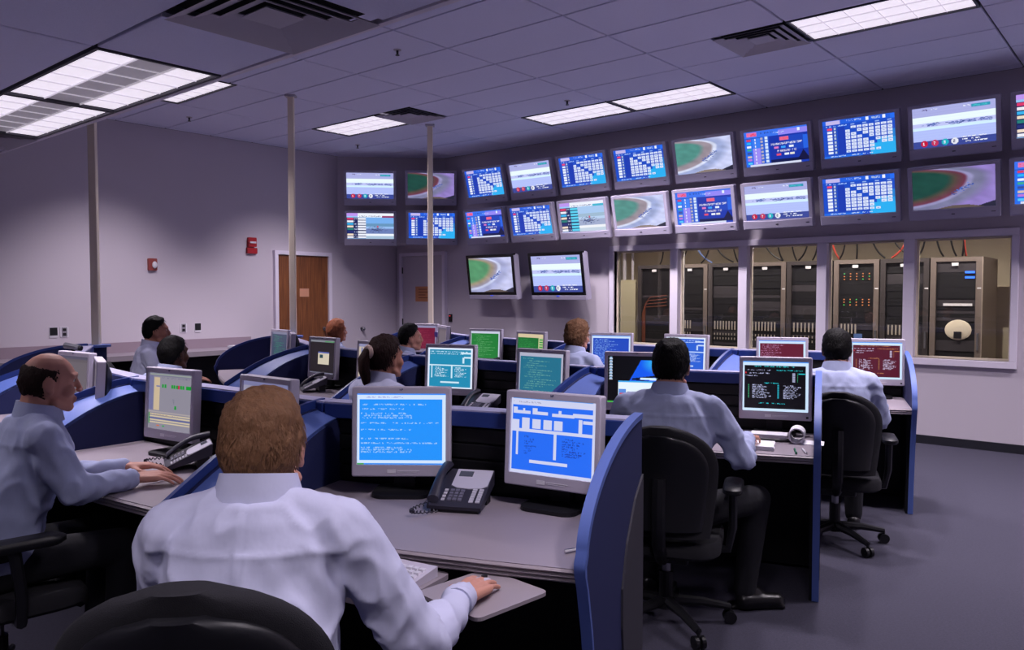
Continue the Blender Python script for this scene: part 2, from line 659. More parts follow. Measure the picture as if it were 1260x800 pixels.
def outlet(label, M, dark):
    t = thing('wall_outlet', label, 'outlet')
    MB().rbox(-0.045, 0.045, -0.06, 0.06, 0, 0.008, 0.01, 3, M @ RX(PI / 2)).build('cover_plate', M_WHITE, t)
    if dark:
        MB().box(-0.04, 0.04, -0.011, -0.008, -0.035, 0.055, M).build('jack_panel', M_DARK, t)
    else:
        for z in (-0.026, 0.026):
            MB().rbox(-0.018, 0.018, z - 0.016, z + 0.016, 0.008, 0.011, 0.006, 3, M @ RX(PI / 2)).build('socket', M_DARK, t)
        MB().box(-0.03, 0.03, -0.0085, -0.008, -0.055, 0.055, M).build('inner_plate', mat('plate_grey', (150, 146, 156), 0.4), t)


outlet('black jack plate on the left wall, leftmost of the wall plates', on_left(3.485, 1.06), True)
outlet('grey double socket on the left wall beside the leftmost black plate', on_left(3.6, 1.06), False)
outlet('grey double socket on the left wall right of the dark haired man', on_left(5.03, 1.06), False)
outlet('black jack plate on the left wall nearest the brown door', on_left(5.225, 1.06), True)
st_ = thing('fire_strobe', 'small red and white fire strobe on the left wall', 'alarm')
Ms = on_left(4.632, 1.87)
MB().rbox(-0.055, 0.055, -0.075, 0.075, 0, 0.035, 0.012, 3, Ms @ RX(PI / 2)).build('housing', mat('strobe_red', (150, 70, 66), 0.45), st_)
MB().ell(Ms @ Vector((0.015, -0.05, -0.005)), (0.02, 0.032, 0.045)).build('strobe_lens', M_WHITE, st_, smooth=True)
fa = thing('fire_alarm_pull', 'red fire alarm pull station on the left wall by the brown door', 'alarm')
Mf = on_left(6.02, 2.17)
MB().rbox(-0.06, 0.06, -0.02, 0.11, 0, 0.05, 0.01, 3, Mf @ RX(PI / 2)).build('housing', M_RED, fa)
MB().rbox(-0.075, 0.075, -0.11, -0.03, 0, 0.04, 0.01, 3, Mf @ RX(PI / 2)).build('lower_plate', M_RED, fa)
MB().box(-0.045, 0.045, -0.062, -0.05, 0.03, 0.055, Mf).build('handle', M_WHITE, fa)
sw = thing('card_reader', 'small black card reader with a red light beside the grey door', 'card reader')
Mc = on_back(-8.6, 1.13)
MB().rbox(-0.03, 0.03, -0.06, 0.06, 0, 0.025, 0.008, 3, Mc @ RX(PI / 2)).build('housing', M_DARK, sw)
MB().box(-0.012, 0.012, -0.028, -0.024, 0.025, 0.04, Mc).build('indicator', mat('red_led', (160, 30, 40), 0.4, emit=(255, 60, 70), estr=0.6), sw)
kn = thing('wall_knob', 'small round metal knob on the left wall near the far corner', 'knob')
Mk = on_left(7.95, 0.95)  # plain round knob; no door is built around it
MB().cyl(Mk @ Vector((0, 0, 0)), Mk @ Vector((0, -0.012, 0)), 0.034, seg=14).build('rose', M_METAL, kn)
MB().ell(Mk @ Vector((0, -0.045, 0)), (0.03, 0.03, 0.03)).build('knob_ball', M_METAL, kn, smooth=True)

# --- counter along the left wall
ct = thing('wall_counter', 'long grey counter with a backsplash along the left wall', 'counter')
MB().box(XL + 0.002, XL + 0.62, -1.0, 5.99, 0.745, 0.785).build('countertop', M_TOP, ct)
MB().box(XL + 0.002, XL + 0.022, -1.0, 5.99, 0.785, 0.91).build('backsplash', mat('backsplash_grey', (158, 140, 152), 0.5), ct)
MB().box(XL + 0.60, XL + 0.625, -1.0, 5.99, 0.73, 0.79).build('front_edge', M_EDGE, ct)
MB().box(XL + 0.05, XL + 0.08, -1.0, 5.97, 0.0, 0.745).build('modesty_panel', M_BLACK, ct)
for y in (5.95, 4.2, 2.45, 0.7):
    MB().box(XL + 0.08, XL + 0.55, y - 0.02, y + 0.02, 0.0, 0.745).build('support_leg', M_CHAR, ct)
pp = MB()
for k in range(6):
    pp.box(-0.15, 0.15, -0.11, 0.11, k * 0.006, k * 0.006 + 0.005, RZ(0.06 * ((k * 37) % 5 - 2)))
po = pp.build('paper_stack', M_PAPER)
po.location = (XL + 0.42, 5.6, 0.786)
tag(po, 'low stack of white papers at the far end of the wall counter', 'papers')

# --- power poles
for lab, x, y in (('beige power pole leftmost, nearest the picture edge', -7.2, 2.89), ('beige power pole in front of the brown door', -7.2, 4.89),
                  ('beige power pole in front of the grey door, farthest one', -7.13, 6.84)):
    t = thing('power_pole', lab, 'pole', (x, y, 0), 0.75, 'beige power poles')
    MB().rbox(-0.032, 0.032, -0.026, 0.026, 0.0, H + 0.005, 0.006, 2).build('pole_shaft', M_BEIGE, t)
    MB().box(-0.034, -0.029, -0.012, 0.012, 0.0, H).build('pole_seam', mat('pole_seam', (178, 164, 150), 0.5), t)
    MB().rbox(-0.055, 0.055, -0.05, 0.05, H - 0.02, H + 0.004, 0.006, 2).build('ceiling_collar', M_STEEL, t)

# ================================================================== WORKSTATIONS
NODE = [(-1.46, 2.417), (-2.68, 2.0), (-4.18, 1.9), (-5.7, 2.1), (-7.1, 2.78)]
DYR = 1.98
DEPTH = 0.70
ZT, ZD = 1.06, 0.735


def node(row, k):
    # the right ends of the rows step slightly to the left from row to row
    e = 0.05 * row if k == 0 else 0.0
    return NODE[k][0] - 0.946 * e, NODE[k][1] - 0.323 * e + DYR * row


def station(row, j):
    A = Vector((*node(row, j), 0))
    B = Vector((NODE[j + 1][0], NODE[j + 1][1] + DYR * row, 0))
    d = (A - B).normalized()
    n = Vector((-d.y, d.x, 0))
    return A, B, d, n, math.atan2(d.y, d.x), (A - B).length


def smat(row, j):
    """station frame: origin at the left node, x along the spine to the right, +y the way its user faces"""
    A, B, d, n, a, L = station(row, j)
    return T(B.x, B.y, 0) @ RZ(a), L


ROWN = ('nearest row', 'middle row', 'farthest row')
STN = ('rightmost desk', 'second desk from the right', 'third desk from the right', 'leftmost desk')
# divider outline: (distance from the spine, height), curved top, nose at desk level, foot set back
PROF = []
for i in range(21):
    a = PI / 2 * i / 20
    PROF.append((0.71 * math.sin(a) ** 1.0, 0.79 + (ZT + 0.015 - 0.79) * math.cos(a) ** 1.15))
PROF += [(0.728, 0.765), (0.725, 0.73), (0.705, 0.69), (0.66, 0.55), (0.62, 0.38), (0.59, 0.18), (0.57, 0.0), (0.0, 0.0)]
NTOP = 21


def curve(pts, n):
    out = []
    for i in range(n):
        x = pts[-1][0] * i / (n - 1)
        for (x0, z0), (x1, z1) in zip(pts, pts[1:]):
            if x <= x1 + 1e-9:
                f_ = (x - x0) / (x1 - x0)
                out.append((x, z0 + (z1 - z0) * f_))
                break
    sm = [out[0]] + [(out[i][0], (out[i - 1][1] + 2 * out[i][1] + out[i + 1][1]) / 4) for i in range(1, n - 1)] + [out[-1]]
    return sm


# inner dividers: the left outline is higher and longer than the right one, so the cap between them slants
PROFL = curve([(0, 1.037), (0.1, 1.026), (0.2, 1.0), (0.3, 0.968), (0.4, 0.93), (0.5, 0.88), (0.6, 0.818), (0.68, 0.765), (0.725, 0.735)], NTOP)
PROFL += [(0.73, 0.715), (0.725, 0.69), (0.705, 0.66), (0.66, 0.55), (0.62, 0.38), (0.59, 0.18), (0.57, 0.0), (0.0, 0.0)]
PROFR = curve([(0, 1.002), (0.1, 0.99), (0.2, 0.964), (0.3, 0.926), (0.4, 0.875), (0.48, 0.825), (0.55, 0.774), (0.60, 0.735)], NTOP)
PROFR += [(0.62, 0.715), (0.62, 0.69), (0.61, 0.66), (0.60, 0.55), (0.59, 0.38), (0.57, 0.18), (0.56, 0.0), (0.0, 0.0)]


def divider(row, k):
    N = Vector((*node(row, k), 0))
    rowl = ROWN[row]
    if k == 0 or k == 4:
        A, B, d, n, a, L = station(row, 0 if k == 0 else 3)
        lab = ('navy end panel with pale blue curved edge, right end of the %s' if k == 0 else
               'blue curved end panel at the left end of the %s') % rowl
        t = thing('end_divider', lab, 'desk divider', N, 0, 'curved end dividers')
        s = 1 if k == 0 else -1
        w0, w1 = (-0.016, 0.016)
        P = lambda p, w: -n * p[0] + d * (s * w) + Vector((0, 0, p[1]))
        body = MB().prism(PROF, lambda p: P(p, w0 + 0.004), lambda p: P(p, w1 - 0.004))
        body.build('panel', M_NAVY, t)
        # pale blue edge band that follows the outline
        eb = MB()
        outl = PROF[:-1]
        cen = (0.3, 0.5)
        O = [(p[0] + 0.004 * (1 if p[0] > .3 else 0), p[1] + 0.004) for p in outl]
        I = [(p[0] - 0.014 * (p[0] - cen[0]) / 0.45, p[1] - 0.014 * (p[1] - cen[1]) / 0.5) for p in outl]
        rs = []
        for o_, i_ in zip(O, I):
            rs.append([P(o_, w0), P(o_, w1), P(i_, w1), P(i_, w0)])
        eb.rings(rs)
        eb.build('edge_band', M_BLUECAP if k == 0 else M_BLUE, t, smooth=True)
        if k == 0:
            inl = [(0.0, 0.86), (0.12, 0.80), (0.24, 0.68), (0.30, 0.55), (0.30, 0.42), (0.27, 0.25), (0.25, 0.0), (0.0, 0.0)]
            MB().prism(inl, lambda p: P(p, w1 - 0.006), lambda p: P(p, w1 + 0.003)).build('inlay_panel', M_CHAR, t)
        return
    # inner divider: fans out from the spine between two stations
    _, _, dl, nl, _, _ = station(row, k)       # station to the left
    _, _, dr, nr, _, _ = station(row, k - 1)   # station to the right
    t = thing('curved_divider', 'blue fan shaped divider left of the %s, %s' % (STN[k - 1], rowl), 'desk divider', N, 0,
              'curved blue dividers')
    def PLf(p, e=0.0):
        return -nl * p[0] - dl * (0.055 + e) + Vector((0, 0, p[1]))

    def PRf(p, e=0.0):
        return -nr * p[0] + dr * (0.055 + e) + Vector((0, 0, p[1]))
    MB().rings([[PLf((p[0], p[1] - 0.004)) for p in PROFL], [PLf((p[0], p[1] - 0.004), -0.03) for p in PROFL]]).build('left_panel', M_NAVY, t)
    MB().rings([[PRf((p[0], p[1] - 0.004)) for p in PROFR], [PRf((p[0], p[1] - 0.004), -0.03) for p in PROFR]]).build('right_panel', M_NAVY, t)
    cap = MB()
    cap.rings([[PLf(p), PRf(r), PRf((r[0] - 0.012, r[1] - 0.012)), PLf((p[0] - 0.012, p[1] - 0.012))] for p, r in zip(PROFL[:-1], PROFR[:-1])])
    cap.build('curved_cap', M_BLUECAP, t, smooth=True)
    rim = MB()
    rs = []
    for p in PROFL[:NTOP + 2]:
        q = (p[0] + 0.006 * (p[0] / 0.7), p[1] + 0.028)
        g = (p[0], p[1] - 0.03)
        rs.append([PLf(q, 0.006), PLf(q, -0.016), PLf(g, -0.016), PLf(g, 0.006)])
    rim.rings(rs)
    rim.build('raised_rim', M_BLUE, t, smooth=True)


for row in range(3):
    for k in range(5):
        divider(row, k)
    for j in range(4):
        M, L = smat(row, j)
        w0, w1 = 0.055, L - (0.055 if j else 0.0)
        if j == 3:
            w0 = 0.0
        # privacy panel (spine)
        t = thing('privacy_panel', 'black slatted panel with blue rail, %s of the %s' % (STN[j], ROWN[row]), 'privacy panel', (0, 0, 0), 0,
                  'slatted panels behind the desks')
        t.matrix_world = M
        MB().box(0, L, -0.012, 0.03, 0.0, 0.995).build('core', M_BLACK, t)
        zz = 0.745
        while zz < 0.97:
            MB().box(0.02, L - 0.02, -0.024, -0.012, zz, zz + 0.056).build('slat', M_BLACK, t, bevel=0.004)
            zz += 0.062
        MB().box(0, L, -0.05, 0.045, 0.995, ZT - 0.006).build('rail', M_BLUE, t, bevel=0.004)
        MB().box(0, L, -0.046, 0.041, ZT - 0.006, ZT).build('rail_top_sheen', mat('rail_top_sheen', (176, 174, 206), 0.35), t)  # pale strip: light reflected on the rail top, put into its colour
        # desk
        t = thing('desk', 'grey topped desk, %s of the %s' % (STN[j], ROWN[row]), 'desk', (0, 0, 0), 0, 'workstation desks')
        t.matrix_world = M
        outl = [(w0, -0.026), (w1, -0.026), (w1, -DEPTH + 0.02)]
        for i in range(1, 10):
            u = i / 10
            outl.append((w1 + (w0 - w1) * u, -DEPTH + 0.02 - 0.03 * math.sin(PI * u)))
        outl.append((w0, -DEPTH + 0.02))
        MB().prism(outl, lambda p: (p[0], p[1], ZD - 0.03), lambda p: (p[0], p[1], ZD)).build('worktop', M_TOP, t)
        for q in range(3):
            em = MB()
            rs = []
            for p in outl[2:]:
                zc = ZD - 0.007 - q * 0.0125
                rs.append([(p[0], p[1] - 0.012, zc), (p[0], p[1], zc + 0.005), (p[0], p[1] + 0.002, zc - 0.005), (p[0], p[1] - 0.008, zc - 0.005)])
            em.rings(rs)
            em.build('edge_moulding', M_EDGE, t)
        MB().box(w0, w1, -0.10, -0.08, 0.02, ZD - 0.03).build('modesty_panel', M_BLACK, t)
        MB().box(w0 + 0.005, w0 + 0.03, -0.56, -0.10, 0.0, ZD - 0.03).build('side_support', M_BLACK, t)
        MB().box(w1 - 0.03, w1 - 0.005, -0.56, -0.10, 0.0, ZD - 0.03).build('side_support', M_BLACK, t)
    # round end post at the foot of the power pole
    e = MB()
    e.cyl((0, 0, 0), (0, 0, ZT - 0.02), 0.085, seg=20)
    eo = e.build('end_post', M_NAVY)
    eo.location = (NODE[4][0] - 0.09, NODE[4][1] + 0.1 + DYR * row, 0)
    tag(eo, 'round blue end post at the foot of the pole in the %s' % ROWN[row], 'post', 'round end posts')
    MB().cyl((0, 0, ZT - 0.02), (0, 0, ZT), 0.12, seg=24).build('post_cap', M_BLUECAP, eo)

# ================================================================== SCREEN PICTURES
def hexc(c):
    return np.array(lin(c))


class Pic:
    """a small raster that becomes coloured quads on a screen face"""
    def __init__(s, w, h, bg):
        s.w, s.h = w, h
        s.a = np.zeros((h, w, 3))
        s.a[:] = bg
        s.r = random.Random(w * 7 + h + int(sum(bg)))

    def rect(s, x0, y0, x1, y1, c):
        s.a[max(0, int(y0)):max(0, int(y1)), max(0, int(x0)):max(0, int(x1))] = c
        return s

    def frect(s, x0, y0, x1, y1, c):
        return s.rect(round(x0 * s.w), round(y0 * s.h), round(x1 * s.w), round(y1 * s.h), c)

    def disc(s, cx, cy, r, c, asp=1.0):
        yy, xx = np.mgrid[0:s.h, 0:s.w]
        s.a[((xx - cx) / asp) ** 2 + (yy - cy) ** 2 <= r * r] = c

    def strokes(s, x0, y0, n, c, step=2, h=2):
        """a line of illegible small print"""
        x = int(x0)
        for k in range(n):
            if s.r.random() < 0.16:
                x += step
                continue
            for q in range(h):
                if s.r.random() < 0.72:
                    s.rect(x, y0 + q, x + (2 if s.r.random() < .5 else 1), y0 + q + 1, c)
            x += step

    def digit(s, x, y, ch, c):
        G = {'1': '010110010010111', '2': '111001111100111', '3': '111001111001111', '7': '111001010010010', '8': '111101111101111'}
        for i, b in enumerate(G[ch]):
            if b == '1':
                s.rect(x + i % 3, y + i // 3, x + i % 3 + 1, y + i // 3 + 1, c)

    def mesh(s, name, W, Hh):
        """run-length merged quads in the xz plane, facing -y, centred on 0"""
        vs, fs, cs = [], [], []
        a = np.round(s.a).astype(int)
        for y in range(s.h):
            x = 0
            while x < s.w:
                e = x + 1
                while e < s.w and (a[y, e] == a[y, x]).all():
                    e += 1
                x0, x1 = (x / s.w - .5) * W, (e / s.w - .5) * W
                z1, z0 = (.5 - y / s.h) * Hh, (.5 - (y + 1) / s.h) * Hh
                o = len(vs)
                vs += [(x0, 0, z0), (x1, 0, z0), (x1, 0, z1), (x0, 0, z1)]
                fs.append((o, o + 1, o + 2, o + 3))
                cs.append(lin(a[y, x]))
                x = e
        me = bpy.data.meshes.new(name)
        me.from_pydata(vs, [], fs)
        at = me.color_attributes.new('pic', 'FLOAT_COLOR', 'CORNER')
        col = np.ones((len(fs) * 4, 4), dtype=np.float32)
        col[:, :3] = np.repeat(np.array(cs), 4, axis=0)
        at.data.foreach_set('color', col.ravel())
        me.materials.append(screen_mat())
        return me


W_ = (238, 242, 255)


def tv_odds():
    p = Pic(128, 70, (30, 78, 200))
    p.rect(0, 0, 128, 8, (36, 96, 224))
    p.rect(6, 1, 32, 8, (196, 186, 236))
    p.strokes(42, 2, 14, (180, 200, 250), 2, 3)
    p.rect(78, 1, 83, 7, W_)
    p.strokes(88, 2, 9, (170, 190, 230), 2, 4)
    p.rect(107, 1, 112, 7, W_)
    p.strokes(6, 10, 20, (170, 200, 250), 2, 2)
    p.rect(120, 1, 128, 9, (40, 110, 240))
    p.rect(84, 50, 128, 70, (44, 176, 244))
    p.rect(96, 40, 128, 50, (40, 160, 236))
    p.rect(116, 28, 128, 42, (38, 130, 214))
    p.rect(0, 66, 70, 70, (40, 110, 225))
    p.rect(27, 14, 40, 64, (28, 60, 178))
    for r in range(8):
        y = 14 + r * 6.3
        p.rect(8, y, 17, y + 4.6, (238, 70, 110) if r == 0 else W_)
        p.rect(19, y, 25, y + 4, (16, 24, 70))
        p.rect(20, y, 24, y + 4, (180, 196, 232))
        for c in range(8):
            x = 41 + c * 10.6
            if c > r + 3 and c < 8 and r < 3 and c - r > 5:
                pass
            if abs(c - r - 0.0) < 0.5:
                continue
            if c >= 5 and r >= 6 and (c + r) % 2:
                continue
            p.rect(x, y, x + 8.4, y + 4.8, (224, 232, 252))
            p.rect(x + 2, y + 2, x + 6, y + 3, (120, 150, 220))
        for c in range(8):
            x = 41 + c * 10.6
            p.rect(x, 10, x + 7, 12, (150, 180, 240)) if c % 2 else None
    p.strokes(8, 66, 40, (200, 220, 250), 2, 2)
    return p


def tv_race(dim=1.0):
    p = Pic(128, 70, (176, 186, 246))
    for y in range(70):
        c = (168, 172, 226) if y < 16 else (232, 248, 255) if y < 27 else (190, 196, 244) if y < 34 else (208, 236, 255) if y < 39 else (176, 190, 248) if y < 58 else (56, 70, 150)
        k = (y * 37 % 5) * 2
        p.rect(0, y, 128, y + 1, tuple(min(255, v + k) for v in c))
    rr = random.Random(3)
    for cx, wd in ((30, 12), (66, 14), (88, 16), (110, 14)):
        for k in range(40):
            x = cx + rr.gauss(0, wd * .35)
            y = 31 + rr.gauss(0, 1.3)
            p.rect(x, y, x + 4, y + 1, rr.choice([(84, 104, 178), (60, 78, 150), (120, 140, 206), (150, 160, 220)]))
    for x, c in ((14, (200, 20, 60)), (31, (196, 50, 90)), (47, (24, 176, 196)), (62, (230, 232, 244))):
        p.disc(x + 3, 62, 5.4, c)
    for x, ch, c in ((13, '1', W_), (30, '7', W_), (46, '3', W_), (61, '2', (70, 70, 110))):
        p.digit(x + 2, 60, ch, c)
    p.rect(92, 4, 120, 9, (46, 150, 184))
    p.strokes(94, 5, 12, (70, 190, 200), 2, 3)
    p.strokes(16, 3, 4, (80, 60, 120), 2, 3)
    p.strokes(30, 3, 6, W_, 2, 2)
    p.strokes(80, 4, 5, W_, 2, 2)
    for k, n in enumerate((20, 14, 18)):
        p.strokes(74 + k * 3, 56 + k * 4, n, W_, 2, 2)
    return p


def tv_turn(v=0):
    p = Pic(128, 70, (190, 196, 236))
    G, B1, B2, R_, T1, T2 = [((84, 146, 138), (150, 140, 150), (160, 146, 158), (220, 226, 250), (206, 212, 250), (160, 172, 216)),
                             ((30, 74, 66), (86, 74, 66), (112, 56, 78), (150, 146, 190), (148, 128, 200), (122, 122, 156)),
                             ((86, 150, 108), (160, 146, 122), (160, 152, 172), (206, 212, 244), (200, 202, 240), (168, 172, 214))][v]
    for y in range(70):
        for x in range(128):
            # concentric bands of the bend, centre off the upper left corner
            u = (x + 22) / 116.0
            w = (y - 17) / (50.0 if y > 17 else 21.0)
            d = math.hypot(u, w) ** 1.0
            ST = ((0.0, G), (0.66, G), (0.77, B1), (0.90, B2), (0.945, R_), (0.985, R_), (1.03, T2), (1.12, T2), (1.28, T1), (9.0, T1))
            for (d0, k0), (d1_, k1) in zip(ST, ST[1:]):
                if d0 <= d < d1_:
                    f_ = (d - d0) / (d1_ - d0)
                    c = [a_ + (b_ - a_) * f_ for a_, b_ in zip(k0, k1)]
                    break
            g_ = 1 + 0.10 * mnoise.noise(Vector((x * 0.05 + y * 0.02, y * 0.13 - x * .03, v * 7.3)))
            c = [int(max(0, min(255, k * g_)) / 3) * 3 for k in c]
            p.a[y, x] = c
    rr = random.Random(5 + v)
    for k in range(60):
        u = rr.random()
        x = 62 + u * 30 + rr.gauss(0, 2)
        y = 45 - u * 16 + rr.gauss(0, 1.6)
        p.rect(x, y, x + 3, y + 1, rr.choice([(60, 90, 180), (100, 130, 210), (70, 80, 140)]))
    for x in range(96, 128):
        hgt = (x - 96) * 0.3
        p.rect(x, 70 - hgt, x + 1, 70, (40, 40, 60))
    for x in range(40, 110):
        hh = 5 * math.sin((x - 40) / 70 * PI)
        p.rect(x, 70 - hh, x + 1, 70, (140, 126, 120) if v == 0 else (96, 84, 80))
    return p


def tv_picks():
    p = Pic(128, 70, (26, 60, 180))
    p.rect(0, 0, 128, 13, (60, 116, 240))
    p.rect(70, 3, 128, 13, (146, 136, 246))
    p.rect(5, 2, 26, 10, (226, 120, 178))
    p.strokes(7, 4, 9, (236, 70, 110), 2, 5)
    p.strokes(32, 4, 16, (30, 60, 150), 2, 3)
    p.strokes(58, 6, 12, (200, 220, 255), 2, 3)
    p.rect(108, 3, 113, 9, (230, 240, 255))
    p.rect(0, 14, 18, 70, (40, 110, 236))
    p.rect(16, 34, 32, 70, (156, 140, 246))
    p.rect(16, 14, 32, 34, (60, 126, 244))
    p.rect(32, 12, 50, 66, (40, 96, 214))
    for r in range(8):
        y = 15 + r * 6.6
        p.rect(4, y, 13, y + 4, [(216, 60, 100), (40, 180, 250), W_, (60, 170, 150), (60, 80, 160), (214, 190, 180), (190, 120, 220), (90, 200, 250)][r])
        p.rect(21, y, 23, y + 4, W_)
        p.rect(33, y - 1, 38, y + 3, (186, 176, 190))
        p.rect(42, y - 2, 48, y + 3, (214, 230, 255))
    p.rect(52, 14, 128, 62, (24, 54, 172))
    p.rect(86, 16, 120, 44, (30, 70, 190))
    p.rect(118, 18, 128, 44, (40, 100, 226))
    p.rect(52, 60, 128, 66, (18, 26, 80))
    p.rect(72, 17, 90, 24, (230, 110, 150))
    p.strokes(72, 18, 9, (240, 90, 120), 2, 5)
    p.strokes(54, 28, 31, (214, 214, 236), 2, 4)
    p.strokes(64, 42, 20, (214, 206, 226), 2, 4)
    for x, y, c in ((60, 35, (226, 120, 190)), (74, 35, (60, 160, 250)), (90, 35, W_), (64, 49, (226, 80, 110)), (80, 49, W_), (91, 49, (230, 226, 220))):
        p.rect(x, y, x + 9, y + 4, c)
    for x in range(100, 128):
        hh = 20 - abs(x - 117) * 1.5
        p.rect(x, 66 - max(0, hh), x + 1, 66, (20, 22, 66))
    p.rect(8, 66, 112, 70, (214, 220, 244))
    return p


def tv_list(v=0):
    p = Pic(128, 70, (150, 196, 244))
    p.rect(0, 0, 128, 6, W_)
    p.rect(0, 0, 30, 8, (190, 150, 240))
    p.rect(30, 6, 128, 11, (244, 248, 255))
    p.strokes(33, 7, 30, (90, 110, 160), 2, 3)
    p.rect(96, 7, 128, 12, (150, 60, 110) if v == 0 else (60, 180, 210))
    for r in range(8):
        y = 12 + r * 7.2
        p.rect(0, y, 52, y + 7.2, (24, 34, 90))
        p.rect(1, y + 1, 18, y + 6, [(224, 60, 110), (240, 240, 250), (60, 180, 240), (240, 222, 200), (40, 130, 120), (40, 50, 120), (240, 220, 200), (240, 240, 250)][r])
        p.rect(30, y + 1, 52, y + 6, W_ if v == 0 else (90, 210, 240))
        p.strokes(20, int(y) + 2, 4, (200, 210, 240), 2, 3)
    for y in range(12, 70):
        c = (120, 176, 240) if y < 28 else (104, 150, 190) if y < 36 else (150, 190, 240) if y < 42 else (110, 130, 186) if y < 56 else (240, 246, 255) if y < 62 else (170, 196, 220)
        p.rect(52, y, 128, y + 1, c if v == 0 else tuple(min(255, int(k * 0.6 + 96)) for k in c))
    rr = random.Random(9)
    for k in range(70):
        x = 80 + rr.gauss(0, 9)
        y = 44 + rr.gauss(0, 4)
        p.rect(x, y, x + 4, y + 1, rr.choice([(50, 70, 120), (80, 100, 160), (60, 60, 96)]))
    p.rect(82, 34, 86, 39, (200, 80, 110))
    return p


def mon_code(bg, fg, lines, frame=(206, 228, 255), border=True, seed=1):
    p = Pic(120, 96, bg)
    p.r = random.Random(seed)
    if border:
        p.rect(0, 0, 120, 2, (60, 140, 250))
        p.rect(0, 2, 120, 8, frame)
        p.rect(0, 8, 3, 92, frame)
        p.rect(115, 8, 120, 92, frame)
        p.rect(0, 90, 120, 94, frame)
        p.rect(0, 94, 120, 96, (60, 140, 240))
        p.rect(0, 94, 9, 96, (60, 160, 80))
    for y, x, n in lines:
        p.strokes(x, y, n, fg, 2, 2)
    return p


def mon_blue_code():
    L = []
    for y, a, b in ((14, 7, 36), (20, 9, 22), (26, 9, 22), (29, 8, 26), (32, 8, 26), (39, 9, 44), (48, 8, 26), (60, 7, 24), (66, 9, 44), (72, 6, 20), (75, 8, 26), (78, 7, 26)):
        L += [(y, 5, a), (y, 22, b)]
    p = mon_code((32, 146, 252), (150, 196, 250), L)
    p.strokes(6, 4, 28, (170, 180, 230), 2, 2)
    return p


def mon_blue_form():
    p = Pic(120, 96, (36, 108, 244))
    Wt = (206, 210, 240)
    p.rect(0, 0, 120, 1, (60, 150, 240))
    p.rect(0, 1, 120, 9, Wt)
    p.rect(0, 0, 2, 96, Wt)
    p.rect(115, 0, 120, 96, Wt)
    p.rect(0, 92, 120, 96, Wt)
    p.rect(104, 9, 115, 16, (36, 108, 244))
    for x0, x1, y0, y1 in ((3, 28, 16, 20), (3, 9, 12, 16), (17, 20, 13, 16), (31, 53, 16, 20), (31, 38, 12, 16), (59, 90, 17, 21), (68, 72, 13, 17), (88, 115, 15, 20),
                           (2, 12, 28, 39), (16, 27, 25, 39), (31, 43, 26, 38), (47, 59, 26, 38), (62, 74, 26, 38), (96, 101, 22, 40), (102, 115, 23, 27),
                           (2, 115, 39, 43), (8, 11, 43, 73), (62, 66, 43, 75), (28, 82, 78, 82)):
        p.rect(x0, y0, x1, y1, Wt)
    for k in range(8):
        p.strokes(20, 48 + k * 3, 3 + (k * 5) % 7, (26, 74, 190), 2, 2)
        p.strokes(74, 47 + k * 3, 8 + (k * 7) % 9, (24, 66, 180), 2, 2)
    p.strokes(3, 4, 20, (170, 170, 200), 2, 2)
    return p


def mon_diagram():
    p = Pic(120, 96, (140, 136, 150))
    p.rect(0, 0, 120, 6, (120, 118, 140))
    p.rect(2, 2, 118, 4, (150, 160, 150))
    p.rect(0, 6, 12, 64, (110, 110, 150))
    p.rect(14, 8, 30, 64, (200, 180, 150))
    p.rect(20, 22, 30, 24, (100, 110, 170))
    p.strokes(36, 7, 38, (110, 108, 130), 2, 2)
    for x, c in ((36, 1), (43, 1), (62, 1), (68, 1), (75, 1), (80, 2), (86, 1), (92, 1), (102, 1), (107, 1), (112, 1)):
        p.rect(x, 19, x + 5, 25, (20, 150, 50) if c == 1 else (190, 26, 70))
    p.rect(72, 54, 77, 60, (20, 150, 50))
    for k in range(8):
        p.rect(70 - k * 0.5, 52 - k * 1.2, 71, 53 - k * 1.2, (120, 118, 134))
    p.rect(0, 66, 120, 68, (170, 160, 160))
    for y in (70, 74, 80, 84):
        p.rect(4, y, 118, y + 2, (206, 190, 160))
    p.rect(4, 77, 118, 79, (90, 96, 150))
    p.rect(1, 69, 4, 88, (30, 140, 60))
    p.strokes(4, 71, 40, (170, 150, 130), 2, 2)
    p.rect(24, 89, 32, 91, (206, 110, 60))
    p.rect(40, 89, 46, 91, (40, 160, 70))
    return p


def mon_menu(bg, txt, head, side, rowc):
    p = Pic(120, 96, bg)
    F = (206, 230, 255)
    p.rect(0, 0, 120, 2, (70, 150, 250))
    p.rect(0, 2, 120, 8, F)
    p.rect(0, 8, 3, 92, F)
    p.rect(115, 8, 120, 92, F)
    p.rect(0, 91, 120, 96, F)
    p.strokes(22, 9, 36, head, 2, 2)
    p.strokes(5, 16, 24, txt, 2, 2)
    p.strokes(62, 16, 24, head, 2, 2)
    p.rect(4, 21, 7, 24, (190, 40, 50))
    p.strokes(12, 22, 20, txt, 2, 2)
    p.strokes(5, 27, 12, txt, 2, 2)
    for k in range(6):
        p.rect(91, 22 + k * 3, 96, 24 + k * 3, txt)
        p.rect(100, 22 + k * 3, 101, 24 + k * 3, side)
    p.rect(102, 22, 114, 24, head)
    p.strokes(40, 41, 13, head, 2, 2)
    for k in range(9):
        y = 45 + k * 3
        p.rect(10, y, 12, y + 2, side)
        p.rect(64, y, 67, y + 2, rowc)
        p.strokes(18, y, 9 + (k * 5) % 9, txt, 2, 2)
        p.strokes(75, y, 9 + (k * 7) % 9, txt, 2, 2)
    p.strokes(30, 80, 24, head, 2, 2)
    return p


